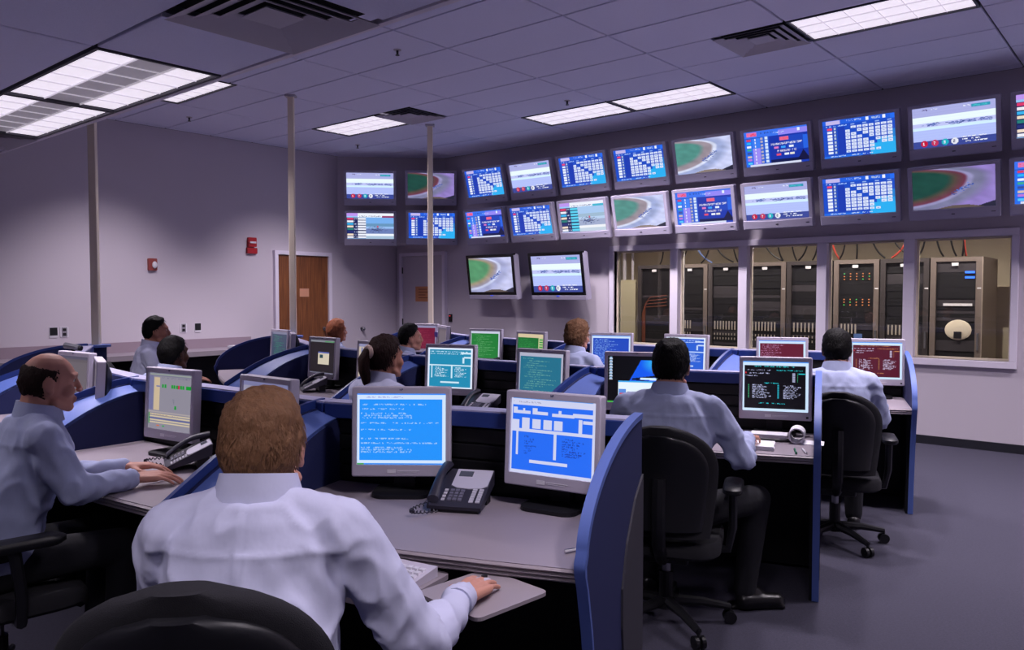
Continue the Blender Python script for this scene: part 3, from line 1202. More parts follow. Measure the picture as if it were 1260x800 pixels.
def mon_form(bg, fg, frame=(226, 238, 255)):
    p = Pic(120, 96, bg)
    p.rect(0, 0, 120, 4, frame)
    p.rect(0, 0, 4, 96, frame)
    p.rect(114, 0, 120, 96, frame)
    p.rect(0, 93, 120, 96, frame)
    p.strokes(6, 8, 50, fg, 2, 2)
    p.strokes(6, 13, 44, fg, 2, 2)
    p.rect(88, 10, 114, 14, fg)
    p.rect(92, 22, 97, 36, fg)
    p.rect(96, 20, 114, 24, fg)
    p.rect(4, 40, 114, 43, fg)
    p.rect(9, 43, 12, 72, fg)
    p.rect(62, 43, 66, 72, fg)
    for k in range(8):
        p.strokes(18, 46 + k * 3, 8 + (k * 5) % 12, fg, 2, 2)
        p.strokes(72, 46 + k * 3, 8 + (k * 7) % 10, fg, 2, 2)
    p.rect(34, 80, 84, 84, fg)
    return p


def mon_desktop():
    p = Pic(120, 96, (10, 10, 14))
    for y in range(8, 60):
        for x in range(44, 120):
            if (x - 44) > (58 - y) * 0.55 - 4:
                t = max(0, 1 - math.hypot((x - 96) / 30, (y - 14) / 22))
                p.a[y, x] = (20 + 40 * t, 90 + 110 * t, 240)
    for x in range(50, 120):
        y = 46 - (x - 50) * 0.14
        p.rect(x, y, x + 1, y + 4, (14, 22, 50))
        y = 47 + (x - 50) * 0.12
        p.rect(x, y, x + 1, y + 2, (20, 30, 70))
        if x > 66:
            p.rect(x, 44, x + 1, 48 + (x - 66) * .05, (214, 240, 255))
    p.rect(22, 52, 120, 93, (232, 246, 255))
    p.rect(22, 51, 120, 54, (70, 170, 240))
    p.rect(23, 68, 38, 90, (90, 140, 220))
    p.rect(25, 76, 37, 79, (214, 80, 90))
    p.rect(41, 73, 76, 90, (110, 120, 150))
    p.disc(50, 78, 4, (90, 150, 220))
    p.disc(62, 77, 4, (224, 90, 90))
    p.rect(48, 82, 72, 90, (20, 20, 26))
    for k in range(8):
        p.rect(4, 2 + k * 6, 9, 5 + k * 6, (150, 190, 226))
        p.rect(3, 5 + k * 6, 10, 7 + k * 6, (210, 214, 230))
    p.rect(0, 93, 120, 96, (50, 140, 236))
    p.rect(0, 93, 12, 96, (70, 180, 70))
    return p


def mon_lines(bg, fg, top, seed):
    L = [(12 + k * 5, 10 + (k * 17) % 22, 14 + (k * 13) % 24) for k in range(16)]
    p = Pic(120, 96, bg)
    p.r = random.Random(seed)
    p.rect(0, 0, 120, 8, top)
    p.rect(113, 0, 120, 96, top)
    p.rect(0, 0, 2, 96, top)
    for y, x, n in L:
        p.strokes(x, y, n, fg, 2, 2)
    return p


def mon_darkwin():
    p = Pic(120, 96, (40, 34, 38))
    p.rect(0, 0, 120, 6, (126, 130, 140))
    p.rect(70, 3, 120, 5, (40, 150, 60))
    p.rect(38, 36, 92, 70, (206, 196, 176))
    p.rect(38, 34, 92, 38, (90, 100, 170))
    p.rect(46, 42, 62, 52, (40, 70, 80))
    p.rect(0, 93, 120, 96, (110, 110, 130))
    return p


def mon_beige():
    p = Pic(120, 96, (196, 182, 166))
    p.rect(0, 0, 120, 8, (140, 140, 176))
    for x in (10, 30, 52):
        p.rect(x, 10, x + 8, 96, (120, 124, 170))
    p.strokes(60, 40, 20, (90, 150, 90), 2, 2)
    return p


def mon_grey(seed=3):
    if seed > 5:  # off-angle screens: their dimming is put into the picture colours
        p = Pic(120, 96, (98, 90, 98))
        p.rect(0, 0, 120, 6, (84, 80, 100))
        p.rect(6, 12, 112, 90, (106, 98, 106))
        return p
    p = Pic(120, 96, (150, 146, 168))
    p.rect(0, 0, 120, 7, (120, 120, 160))
    p.rect(6, 14, 108, 90, (172, 166, 184))
    p.rect(6, 14, 108, 18, (110, 112, 156))
    p.r = random.Random(seed)
    for k in range(9):
        p.strokes(10, 24 + k * 7, 12 + (k * 11) % 26, (120, 116, 140), 2, 2)
    return p


def mon_greengrid():
    p = Pic(120, 96, (30, 110, 52))
    p.rect(0, 0, 120, 12, (214, 196, 160))
    p.rect(96, 12, 120, 80, (190, 196, 150))
    for k in range(8):
        p.rect(100, 16 + k * 8, 116, 20 + k * 8, (40, 150, 60))
    for k in range(12):
        p.strokes(6, 18 + k * 6, 20 + (k * 7) % 22, (60, 160, 80), 2, 2)
    p.rect(0, 80, 120, 96, (196, 196, 140))
    return p


# ================================================================== WALL SCREENS
TVW, TVH = 0.77, 0.513
SCW, SCH, SCZ = 0.69, 0.378, 0.0335


def rrect(w, h, r, n=3, cz=0.0):
    pts = []
    for cx, cy, a0 in ((w / 2 - r, h / 2 - r, 0), (-w / 2 + r, h / 2 - r, PI / 2), (-w / 2 + r, -h / 2 + r, PI), (w / 2 - r, -h / 2 + r, 3 * PI / 2)):
        for i in range(n + 1):
            a = a0 + PI / 2 * i / n
            pts.append((cx + r * math.cos(a), cy + r * math.sin(a) + cz))
    return pts


def frame_ring(out_w, out_h, in_w, in_h, in_cz, y0, y1, r=0.012):
    """picture-frame solid in the xz plane"""
    A = rrect(out_w, out_h, r)
    B_ = rrect(in_w, in_h, 0.002, 3, in_cz)
    mb = MB()
    g = lambda P, y: [(p[0], y, p[1]) for p in P]
    mb.rings([g(A, y1), g(A, y0 + 0.004), g(rrect(out_w - .008, out_h - .008, r), y0), g(B_, y0), g(B_, y0 + 0.012)], caps=False)
    return mb


pic_cache = {}


def pic_mesh(key, fn, w, h):
    if key not in pic_cache:
        pic_cache[key] = fn().mesh('screen_picture', w, h)
    return pic_cache[key]


tv_parts = {}


def wall_tv(label, C, rz, tilt, key, fn):
    t = thing('wall_screen', label, 'television', C, 0, 'grey televisions on the wall')
    t.rotation_euler = (tilt, 0, rz)
    if not tv_parts:
        o = frame_ring(TVW, TVH, SCW, SCH, SCZ, -0.03, 0.04).build('bezel', M_TVG, t)
        tv_parts['bezel'] = o.data
        bx = MB()
        bx.rings([[(p[0], 0.035, p[1]) for p in rrect(TVW - .01, TVH - .01, .012)], [(p[0], 0.07, p[1]) for p in rrect(TVW - .06, TVH - .06, .02)],
                  [(p[0], 0.11, p[1]) for p in rrect(TVW - .26, TVH - .2, .02)]])
        tv_parts['back_shell'] = bx.build('back_shell', M_TVG, t).data
        lp = MB()
        rs = []
        for i in range(13):
            u = i / 12
            x = (u - .5) * (TVW - 0.02)
            z = SCZ - SCH / 2 - 0.004 - 0.012 * math.sin(PI * u)
            rs.append([(x, -0.036, z), (x, -0.028, z + 0.006), (x, -0.028, -TVH / 2 + 0.01), (x, -0.034, -TVH / 2 + 0.012)])
        lp.rings(rs)
        tv_parts['speaker_ledge'] = lp.build('speaker_ledge', M_TVG, t).data
        tv_parts['badge'] = MB().box(-0.014, 0.014, -0.038, -0.034, -0.212, -0.204).build('badge', M_DARK, t).data
        tv_parts['power_light'] = MB().box(0.31, 0.345, -0.0375, -0.034, -0.206, -0.200).build('power_light', M_DARK, t).data
        arm = MB()
        arm.box(-0.11, 0.11, 0.1, 0.125, -0.1, 0.1)
        arm.box(-0.035, 0.035, 0.12, 0.25, -0.03, 0.03)
        arm.box(-0.09, 0.09, 0.24, 0.262, -0.1, 0.1)
        tv_parts['wall_bracket'] = arm.build('wall_bracket', M_DARK, t).data
    else:
        for k, me in tv_parts.items():
            link(k, me, None, t)
    o = link('screen', pic_mesh(key, fn, SCW, SCH), None, t)
    o.location = (0, -0.019, SCZ)


ODDS, RACE, TURN0, TURN1, PICKS, LIST0, LIST1 = ('odds', tv_odds), ('race', tv_race), ('turn0', lambda: tv_turn(0)), ('turn1', lambda: tv_turn(1)), \
    ('picks', tv_picks), ('list0', lambda: tv_list(0)), ('list1', lambda: tv_list(1))
kinds_up = [('race', RACE), ('odds', ODDS), ('picks', PICKS), ('turn', TURN0), ('odds', ODDS), ('odds', ODDS), ('race', RACE), ('odds', ODDS)]
kinds_lo = [('turn', TURN1), ('odds', ODDS), ('race', RACE), ('picks', PICKS), ('turn', TURN0), ('list', LIST1), ('odds', ODDS), ('picks', PICKS)]
DESC = {'race': 'showing a pale horse race', 'odds': 'showing a blue odds table', 'picks': 'showing a dark blue text panel', 'turn': 'showing a racetrack bend', 'list': 'showing a results list'}
ORD = ['rightmost full one', 'second from right', 'third from right', 'fourth from right', 'fifth from right', 'sixth from right', 'seventh from right', 'eighth from right']
for k in range(8):
    x = -1.665 - 0.8455 * k
    wall_tv('grey wall television %s, upper row, %s' % (DESC[kinds_up[k][0]], ORD[k]), (x, 8.36, 3.052), 0, 0.252, *kinds_up[k][1])
    wall_tv('grey wall television %s, lower row, %s' % (DESC[kinds_lo[k][0]], ORD[k]), (x + .008, 8.36, 2.464), 0, 0.222, *kinds_lo[k][1])
wall_tv('grey wall television cut by the right picture edge, upper row', (-0.82, 8.36, 3.052), -0.0, 0.24, *LIST0)
wall_tv('grey wall television cut by the right picture edge, lower row', (-0.82, 8.36, 2.464), -0.0, 0.22, *PICKS)
cc = Vector(((XL - 8.72) / 2, (7.5 + YB) / 2, 0))
cn = Vector((.722, -.692, 0))
cr_ = Vector((.692, .722, 0))
for a, z, tl, kd, lab in ((-0.30, 3.076, .17, RACE, 'race, upper left of the four in the far corner'), (0.60, 3.09, .22, TURN1, 'racetrack bend behind the far pole, upper row'),
                          (-0.30, 2.48, .12, LIST0, 'results list, lower left of the four in the far corner'), (0.61, 2.495, .15, ODDS, 'odds table behind the far pole, lower row')):
    P = cc + cn * 0.33 + cr_ * a
    wall_tv('grey corner television showing a ' + lab, (P.x, P.y, z), math.radians(46.2), tl, *kd)


def flat_tv(label, x, z, tilt, kd):
    t = thing('flat_television', label, 'television', (x, 8.4, z), 0, 'black flat televisions under the wall screens')
    t.rotation_euler = (tilt, 0, -0.01)
    wd, hg = 0.91, 0.575
    frame_ring(wd, hg, wd - 0.085, hg - 0.085, 0.0, -0.025, 0.03, 0.006).build('bezel', M_TVB, t)
    MB().box(-wd / 2 + .01, wd / 2 - .01, 0.03, 0.085, -hg / 2 + .01, hg / 2 - .01).build('back_shell', M_TVG, t)
    MB().box(-wd / 2, wd / 2, -0.028, 0.08, -hg / 2 - 0.062, -hg / 2 - 0.002).build('speaker_bar', M_TVG, t, bevel=0.006)
    MB().box(-0.025, 0.025, -0.032, -0.028, -hg / 2 - 0.012, -hg / 2 - 0.004).build('power_light', mat('blue_led', (40, 80, 230), 0.4, emit=(50, 90, 255), estr=1.0), t)
    MB().box(-0.2, 0.2, 0.085, 0.22, -0.12, 0.12).build('wall_bracket', M_DARK, t)
    MB().box(wd / 2 + .001, wd / 2 + .012, -0.02, 0.08, -hg / 2 - 0.062, hg / 2 - .02).build('side_trim', M_TVG, t)
    o = link('screen', pic_mesh(kd[0] + 'b', kd[1], wd - .085, hg - .085), None, t)
    o.location = (0, -0.014, 0)


flat_tv('black framed flat television showing a green racetrack bend, left of the pair', -7.51, 1.775, 0.13, ('turn2', lambda: tv_turn(2)))
flat_tv('black framed flat television showing a horse race, right of the pair', -6.34, 1.77, 0.165, ('race2', tv_race))

# ================================================================== MONITORS
mon_parts = {}


def monitor(label, row, j, s, dist, yaw, ztop, key, fn, tilt=0.06):
    M, L = smat(row, j)
    base = M @ Vector((s, -dist, 0))
    ang = station(row, j)[4] + yaw
    t = thing('monitor', label, 'monitor', (base.x, base.y, ZD + 0.001), ang, 'grey desk monitors')
    zc = ztop - 0.17 - ZD
    if not mon_parts:
        K = T(0, 0, 0)
        hd = MB()
        for pts in (0,):
            hd = frame_ring(0.376, 0.34, 0.338, 0.27, 0.0095, -0.012, 0.03, 0.008)
        mon_parts['bezel'] = hd.mesh('bezel')
        bx = MB()
        bx.rings([[(p[0], 0.026, p[1]) for p in rrect(0.37, 0.334, .01)], [(p[0], 0.04, p[1]) for p in rrect(0.35, 0.315, .02)],
                  [(p[0], 0.066, p[1]) for p in rrect(0.2, 0.2, .02)]])
        mon_parts['back_shell'] = bx.mesh('back_shell')
        lg = MB()
        lg.box(-0.052, -0.020, -0.0135, -0.012, -0.156, -0.142)
        mon_parts['energy_sticker'] = lg.mesh('energy_sticker')
        mk = MB()
        # two small letters of the maker's mark, upper bezel
        for x in (-0.006, 0.001):
            mk.box(x, x + 0.0013, -0.0128, -0.012, 0.1545, 0.163)
            mk.box(x, x + 0.0055, -0.0128, -0.012, 0.1585, 0.160)
            mk.box(x + 0.0042, x + 0.0055, -0.0128, -0.012, 0.1545 if x < 0 else 0.1585, 0.160 if x < 0 else 0.163)
        mk.box(0.001, 0.0065, -0.0128, -0.012, 0.1615, 0.163)
        mon_parts['logo'] = mk.mesh('logo')
        bt = MB()
        bt.box(-0.014, 0.07, -0.0132, -0.012, -0.148, -0.1455)
        bt.box(-0.014, 0.06, -0.0132, -0.012, -0.153, -0.1515)
        mon_parts['button_strip'] = bt.mesh('button_strip')
        pb = MB()
        pb.box(0.158, 0.17, -0.014, -0.012, -0.158, -0.148)
        mon_parts['power_button'] = pb.mesh('power_button')
        for k, m in (('bezel', M_PLAST), ('back_shell', M_PLASTD), ('energy_sticker', M_WHITE), ('logo', mat('logo_blue', (52, 60, 110), 0.5)),
                     ('button_strip', M_WHITE), ('power_button', M_PLASTD)):
            mon_parts[k].materials.append(m)
        sd = MB()
        sd.rbox(-0.11, 0.11, -0.07, 0.12, 0.0, 0.014, 0.05, 6)
        mon_parts['stand_base'] = sd.mesh('stand_base')
        mon_parts['stand_base'].materials.append(M_PLASTD)
        nk = MB()
        nk.box(-0.04, 0.04, 0.06, 0.085, 0.012, 0.27)
        nk.box(-0.035, 0.035, 0.045, 0.065, 0.2, 0.28)
        mon_parts['stand_neck'] = nk.mesh('stand_neck')
        mon_parts['stand_neck'].materials.append(M_PLASTD)
    for k, me in mon_parts.items():
        o = link(k, me, None, t)
        if not k.startswith('stand'):
            o.location = (0, 0, zc)
            o.rotation_euler = (-tilt, 0, 0)
    o = link('screen', pic_mesh(key, fn, 0.338, 0.27), None, t)
    o.location = (0, -0.0015, zc + 0.0095)
    o.rotation_euler = (-tilt, 0, 0)


D_ = math.radians
monitor('grey monitor with a bright blue code screen in front of the near man', 0, 0, 0.41, 0.14, D_(20), 1.147, 'm1', mon_blue_code)
monitor('grey monitor with white bars on blue by the near end panel', 0, 0, 1.01, 0.13, D_(-9), 1.15, 'm2', mon_blue_form)
monitor('grey monitor with green blocks on a grey diagram beside the bald man', 0, 1, 0.52, 0.14, D_(4), 1.146, 'm3', mon_diagram)
monitor('grey monitor half hidden behind the near man head', 0, 1, 1.25, 0.14, D_(-3), 1.152, 'm4', mon_grey)
monitor('grey monitor seen at an angle behind the bald man head', 0, 2, 0.85, 0.16, D_(12), 1.165, 'm5', lambda: mon_grey(8))
monitor('grey monitor seen edge on right of the bald man head', 0, 2, 1.38, 0.18, D_(-12), 1.158, 'm6', lambda: mon_grey(11))
monitor('monitor with a black and blue desktop picture behind a man head', 1, 0, 0.26, 0.14, D_(6), 1.165, 'm15', mon_desktop)
monitor('monitor with a black menu screen right of the second near man', 1, 0, 1.02, 0.14, D_(4), 1.158, 'm16',
        lambda: mon_menu((12, 10, 16), (180, 184, 220), (40, 190, 200), (60, 160, 110), (40, 170, 190)))
monitor('monitor with a turquoise form screen beside the woman with a ponytail', 1, 1, 0.43, 0.14, D_(14), 1.161, 'm9', lambda: mon_form((36, 140, 180), (206, 232, 246)))
monitor('monitor with a teal text screen left of a blue divider', 1, 1, 1.17, 0.14, D_(-2), 1.159, 'm10', lambda: mon_lines((38, 112, 140), (110, 170, 160), (176, 178, 200), 4))
monitor('monitor with a black screen and small pale window, middle row', 1, 2, 0.4, 0.14, D_(6), 1.149, 'm7', mon_darkwin)
monitor('monitor with a beige striped screen behind the ponytail', 1, 2, 1.13, 0.14, D_(0), 1.148, 'm8', mon_beige)
monitor('dark teal monitor in front of the brown door, left one', 1, 3, 0.40, 0.14, D_(18), 1.149, 'm21', lambda: mon_lines((60, 72, 96), (50, 150, 110), (120, 120, 146), 6))
monitor('monitor seen edge on in front of the brown door, right one', 1, 3, 1.15, 0.14, D_(-6), 1.150, 'm22', lambda: mon_grey(14))
monitor('monitor with a dark red text screen below the server window', 2, 0, 0.33, 0.14, D_(4), 1.168, 'm17',
        lambda: mon_code((96, 12, 40), (190, 140, 180), [(12 + 5 * k, 6, 30 - (k * 7) % 12) for k in range(14)]))
monitor('monitor with a dark red menu screen beside the far right man', 2, 0, 0.99, 0.14, D_(2), 1.17, 'm18',
        lambda: mon_menu((84, 14, 36), (196, 186, 216), (190, 130, 80), (160, 110, 60), (150, 100, 60)))
monitor('monitor with a blue code screen beside the spiky haired man', 2, 1, 0.42, 0.14, D_(16), 1.165, 'm13',
        lambda: mon_code((28, 72, 190), (150, 190, 240), [(12 + 5 * k, 8, 22 + (k * 11) % 18) for k in range(15)]))
monitor('monitor with a blue two column screen above a man head', 2, 1, 1.11, 0.14, D_(2), 1.172, 'm14', lambda: mon_form((40, 96, 214), (196, 216, 250)))
monitor('monitor with a bright green text screen in the farthest row', 2, 2, 0.39, 0.14, D_(20), 1.15, 'm11', lambda: mon_lines((36, 124, 56), (110, 180, 120), (200, 206, 226), 8))
monitor('monitor with a green and beige screen in the farthest row', 2, 2, 1.05, 0.14, D_(2), 1.146, 'm12', mon_greengrid)
monitor('monitor with a dark red screen behind the man in profile', 2, 3, 0.35, 0.14, D_(40), 1.147, 'm19', lambda: mon_lines((110, 22, 52), (150, 60, 80), (140, 136, 170), 2))
monitor('monitor seen edge on beside the foot of the farthest pole', 2, 3, 1.02, 0.14, D_(-4), 1.15, 'm20', lambda: mon_grey(17))

# ================================================================== PHONES
phone_parts = {}


def phone(label, row, j, s, dist, yaw):
    M, L = smat(row, j)
    p = M @ Vector((s, -dist, 0))
    t = thing('desk_phone', label, 'telephone', (p.x, p.y, ZD + 0.001), station(row, j)[4] + yaw, 'dark desk telephones')
    t.scale = (0.86, 0.86, 0.86)
    if not phone_parts:
        # wedge body: front low, back high; local -y faces the user
        zt = lambda y: 0.036 + (y + 0.1) * 0.46

        def slab(mb, x0, x1, y0, y1, h0, h1):
            mb.add([(x0, y0, zt(y0) + h0), (x1, y0, zt(y0) + h0), (x1, y1, zt(y1) + h0), (x0, y1, zt(y1) + h0),
                    (x0, y0, zt(y0) + h1), (x1, y0, zt(y0) + h1), (x1, y1, zt(y1) + h1), (x0, y1, zt(y1) + h1)],
                   [(0, 3, 2, 1), (4, 5, 6, 7), (0, 1, 5, 4), (1, 2, 6, 5), (2, 3, 7, 6), (3, 0, 4, 7)])
            return mb

        def put(k, mb, m):
            o = mb.build(k, m, t)
            phone_parts.setdefault(k, []).append(o.data)
        bd = MB()
        bd.prism([(-0.115, 0.012), (0.1, 0.07), (0.105, zt(0.105)), (-0.1, zt(-0.1)), (-0.118, 0.026)], lambda p: (-0.115, p[0], p[1]), lambda p: (0.115, p[0], p[1]))
        put('body', bd, M_PHONE)
        ft = MB()
        ft.box(-0.1, 0.1, 0.03, 0.09, 0.0, 0.065)
        ft.box(-0.1, 0.1, -0.11, -0.09, 0.0, 0.02)
        put('foot', ft, M_DARK)
        fp = [(-0.045, 0.0), (-0.02, -0.012), (0.035, -0.016), (0.085, -0.01), (0.11, 0.005), (0.112, 0.1), (-0.045, 0.1)]
        put('face_plate', MB().prism(fp, lambda p: (p[0], p[1], zt(p[1]) + 0.0005), lambda p: (p[0], p[1], zt(p[1]) + 0.004)), M_PHONEF)
        put('display', slab(MB(), -0.03, 0.03, 0.055, 0.085, 0.004, 0.006), M_LCD)
        for c in range(3):
            for r in range(4):
                put('dial_key', slab(MB(), -0.038 + c * 0.022, -0.022 + c * 0.022, -0.088 + r * 0.017, -0.076 + r * 0.017, 0, 0.006), M_KEY)
        for c in range(2):
            for r in range(6):
                put('line_key', slab(MB(), 0.055 + c * 0.028, 0.073 + c * 0.028, -0.092 + r * 0.0135, -0.083 + r * 0.0135, 0, 0.004), M_KEYL)
        for r in range(4):
            put('function_key', slab(MB(), -0.064, -0.05, -0.088 + r * 0.018, -0.078 + r * 0.018, 0, 0.004), M_KEYL)
        hs = MB()
        rs = []
        for i in range(11):
            u = i / 10
            y = -0.105 + 0.21 * u
            z = zt(y) + 0.016 + 0.026 * math.sin(PI * u)
            wv = 0.026 - 0.007 * math.sin(PI * u)
            hv = 0.017 - 0.003 * math.sin(PI * u)
            rs.append([(-0.092 + wv * math.cos(a), y, z + hv * math.sin(a)) for a in [2 * PI * q / 10 for q in range(10)]])
        hs.rings(rs)
        o = hs.build('handset', M_PHONE, t, smooth=True)
        phone_parts['handset'] = [o.data]
        cd = MB()
        pts = []
        for i in range(60):
            u = i / 59
            px = -0.10 - 0.05 * math.sin(u * PI * 1.2)
            py = -0.1 - 0.10 * math.sin(u * PI) - 0.02 * u
            pz = 0.03 * (1 - u) + 0.008
            pts.append((px + 0.006 * math.cos(i * 1.6), py, pz + 0.006 * math.sin(i * 1.6)))
        cd.tube(pts, 0.003, 5)
        o = cd.build('coiled_cord', M_PHONE, t, smooth=True)
        phone_parts['coiled_cord'] = [o.data]
    else:
        for k, L_ in phone_parts.items():
            for me in L_:
                link(k, me, None, t)


phone('dark desk phone between the two monitors of the near man', 0, 0, 0.69, 0.20, D_(8))
phone('dark desk phone in front of the bald man right hand', 0, 1, 0.84, 0.24, D_(-28))
phone('dark desk phone beside the turquoise form monitor', 1, 1, 0.74, 0.2, D_(6))
phone('dark desk phone in front of the black monitor, middle row', 1, 2, 0.55, 0.3, D_(-20))
phone('dark desk phone on the leftmost desk of the middle row', 1, 3, 1.0, 0.45, D_(-30))
phone('dark desk phone below the bright green monitor, farthest row', 2, 2, 0.66, 0.22, D_(0))

# ================================================================== SMALL DESK THINGS
M0, L0 = smat(0, 0)
kt = thing('keyboard_tray', 'pale keyboard tray pulled out under the near desk edge', 'keyboard tray')
kt.matrix_world = M0
KT_Z = 0.685
KTM = T(0.62, -0.70, KT_Z) @ RZ(R(-8))
MB().rbox(-0.28, 0.27, -0.26, 0.03, -0.015, 0.0, 0.02, 3, KTM).build('tray_plate', M_TOP, kt)
MPM = T(1.045, -0.83, KT_Z) @ RZ(R(-24))
MB().rbox(-0.125, 0.125, -0.13, 0.13, 0.0, 0.010, 0.02, 4, MPM).build('mouse_platform', M_EDGE, kt)
MB().box(0.5, 0.58, -0.8, -0.2, 0.655, 0.67).build('slide_arm', M_DARK, kt)
kb = thing('keyboard', 'pale grey computer keyboard on the near pull out tray', 'keyboard')
kb.matrix_world = M0 @ KTM @ T(0.03, -0.09, 0.001)
MB().add([(-.225, -.075, 0), (.225, -.075, 0), (.225, .075, 0), (-.225, .075, 0), (-.225, -.075, .014), (.225, -.075, .014), (.225, .075, .03), (-.225, .075, .03)],
         [(0, 3, 2, 1), (4, 5, 6, 7), (0, 1, 5, 4), (1, 2, 6, 5), (2, 3, 7, 6), (3, 0, 4, 7)]).build('case', M_PLAST, kb)
kme = None
for r in range(5):
    for c in range(20):
        if c in (14,):
            continue
        x, y = -0.212 + c * 0.0212, -0.066 + r * 0.0225
        z = 0.014 + (y + .075) * 0.107
        if kme is None:
            ko = MB().rings([[(0, 0, 0), (.019, 0, 0), (.019, .019, 0), (0, .019, 0)], [(.002, .002, .007), (.017, .002, .007), (.017, .017, .007), (.002, .017, .007)]]).build('key', M_KEYL, kb)
            kme = ko.data
        else:
            ko = link('key', kme, None, kb)
        ko.location = (x, y, z)
ms = thing('computer_mouse', 'grey mouse under the near man right hand', 'mouse')
ms.matrix_world = M0 @ MPM @ T(-0.02, 0.0, 0.011)
MB().ell((0, 0, 0.012), (0.028, 0.05, 0.018)).build('mouse_shell', M_PLAST, ms, smooth=True)
MB().box(-0.004, 0.004, 0.018, 0.034, 0.022, 0.033).build('scroll_wheel', M_DARK, ms)


def pen(label, loc, rz, m):
    t = thing('pen', label, 'pen', loc, rz, 'pens on the desks')
    MB().cyl((-0.06, 0, 0.005), (0.05, 0, 0.005), 0.005, seg=8).build('barrel', m, t)
    MB().cyl((0.05, 0, 0.005), (0.068, 0, 0.005), 0.004, 0.001, seg=8).build('tip', M_METAL, t)
    MB().box(-0.06, -0.025, -0.001, 0.001, 0.009, 0.012).build('clip', M_METAL, t)


pb_ = M0 @ Vector((1.235, -0.52, ZD + 0.001))
pen('white pen on the near desk beside the end panel', pb_, 1.15, M_WHITE)
M1_, L1_ = smat(1, 0)
q = M1_ @ Vector((1.14, -0.6, ZD + 0.001))
pen('green pen on the middle row right desk, left of two', q, 2.0, mat('pen_green', (40, 120, 90), 0.4))
q = M1_ @ Vector((1.18, -0.585, ZD + 0.001))
pen('white pen on the middle row right desk, right of two', q, 2.1, M_WHITE)
q = M1_ @ Vector((0.93, -0.54, ZD + 0.001))
nb = MB()
for k in range(5):
    nb.box(-0.11, 0.11, -0.085, 0.085, k * 0.004, k * 0.004 + 0.0035, RZ(0.03 * (k % 3 - 1)))
nbo = nb.build('note_pad', M_PAPER)
nbo.location = q
nbo.rotation_euler = (0, 0, 0.35)
tag(nbo, 'white note pad on the desk beside the second near man', 'paper')
q = M1_ @ Vector((1.14, -0.33, ZD + 0.001))
rl = thing('paper_roll', 'white rolled paper beside the black menu monitor', 'paper roll', q, 0.3)
rp = MB()
ro, ri = 0.04, 0.034
A_ = [2 * PI * k / 20 for k in range(20)]
rp.rings([[(ro * math.cos(a), -0.06, ro + ro * math.sin(a)) for a in A_], [(ro * math.cos(a), 0.06, ro + ro * math.sin(a)) for a in A_],
          [(ri * math.cos(a), 0.06, ro + ri * math.sin(a)) for a in A_], [(ri * math.cos(a), -0.06, ro + ri * math.sin(a)) for a in A_],
          [(ro * math.cos(a), -0.06, ro + ro * math.sin(a)) for a in A_]], caps=False)
rp.build('roll', M_PAPER, rl, smooth=False)
MB().box(0.02, 0.13, -0.06, 0.06, 0.0, 0.002).build('loose_end', M_PAPER, rl)
q = M1_ @ Vector((0.98, -0.36, ZD + 0.001))
cb = MB()
cb.tube([(-0.2, -0.05, 0.008), (-0.1, -0.06, 0.01), (0.0, -0.03, 0.012), (0.08, 0.0, 0.01), (0.12, 0.05, 0.008), (0.06, 0.07, 0.008), (-0.02, 0.05, 0.008), (-0.1, 0.03, 0.008)], 0.008, 8)
cbo = cb.build('headset_cord', M_DARK)
cbo.location = q
tag(cbo, 'thick black cord lying below the black menu monitor', 'cord')
q = M1_ @ Vector((1.0, -0.30, ZD + 0.002))
bo = MB().box(-0.09, 0.09, -0.05, 0.05, 0, 0.03).build('card_box', M_PAPER, bevel=0.003)
bo.location = q
bo.rotation_euler = (0, 0, 0.3)
tag(bo, 'small white card box under the black menu monitor', 'box')
MB().box(-0.092, 0.092, -0.052, 0.052, 0.02, 0.032).build('lid', M_WHITE, bo)
# gadget standing on the rail behind the bald man
hp_ = station(0, 2)
gp = smat(0, 3)[0] @ Vector((1.2, 0.0, ZT))
gd = thing('desk_webcam', 'small silver and black camera on the rail above the bald man', 'webcam', gp, 0.6)
MB().box(-0.07, 0.05, -0.03, 0.03, 0, 0.02).build('base_clip', M_DARK, gd, bevel=0.004)
MB().box(-0.01, 0.01, -0.01, 0.01, 0.02, 0.05).build('stem', M_DARK, gd)
MB().cyl((-0.06, 0, 0.075), (0.05, 0, 0.055), 0.022, seg=12).build('camera_barrel', M_METAL, gd)
MB().cyl((0.05, 0, 0.055), (0.065, 0, 0.052), 0.018, seg=12).build('lens', M_DARK, gd)

# ================================================================== SERVER ROOM
M_SWALL = mat('server_room_wall', (206, 192, 170), 0.85)
struct('wall_server_back', MB().box(-7.6, 1.0, 12.3, 12.45, 0, 3.0), M_SWALL)
struct('wall_server_left', MB().box(-7.75, -7.6, YB + 0.15, 12.45, 0, 3.0), M_SWALL)
struct('wall_server_right', MB().box(1.0, 1.15, YB + 0.15, 12.45, 0, 3.0), M_SWALL)
struct('ceiling_server', MB().box(-7.75, 1.15, YB + 0.15, 12.45, 2.95, 3.05), M_CEIL)
RX_ = [-6.31, -5.70, -5.15, -4.59, -4.02, -3.41, -2.85, -2.29, -1.74]
RY, RH = 10.4, 1.93
M_RACK = mat('rack_frame', (66, 60, 62), 0.45)
M_RACKD = mat('rack_unit_dark', (24, 23, 28), 0.5)
M_RACKM = mat('rack_unit_mid', (58, 54, 60), 0.5)
M_POST = mat('rack_post', (116, 104, 100), 0.45)
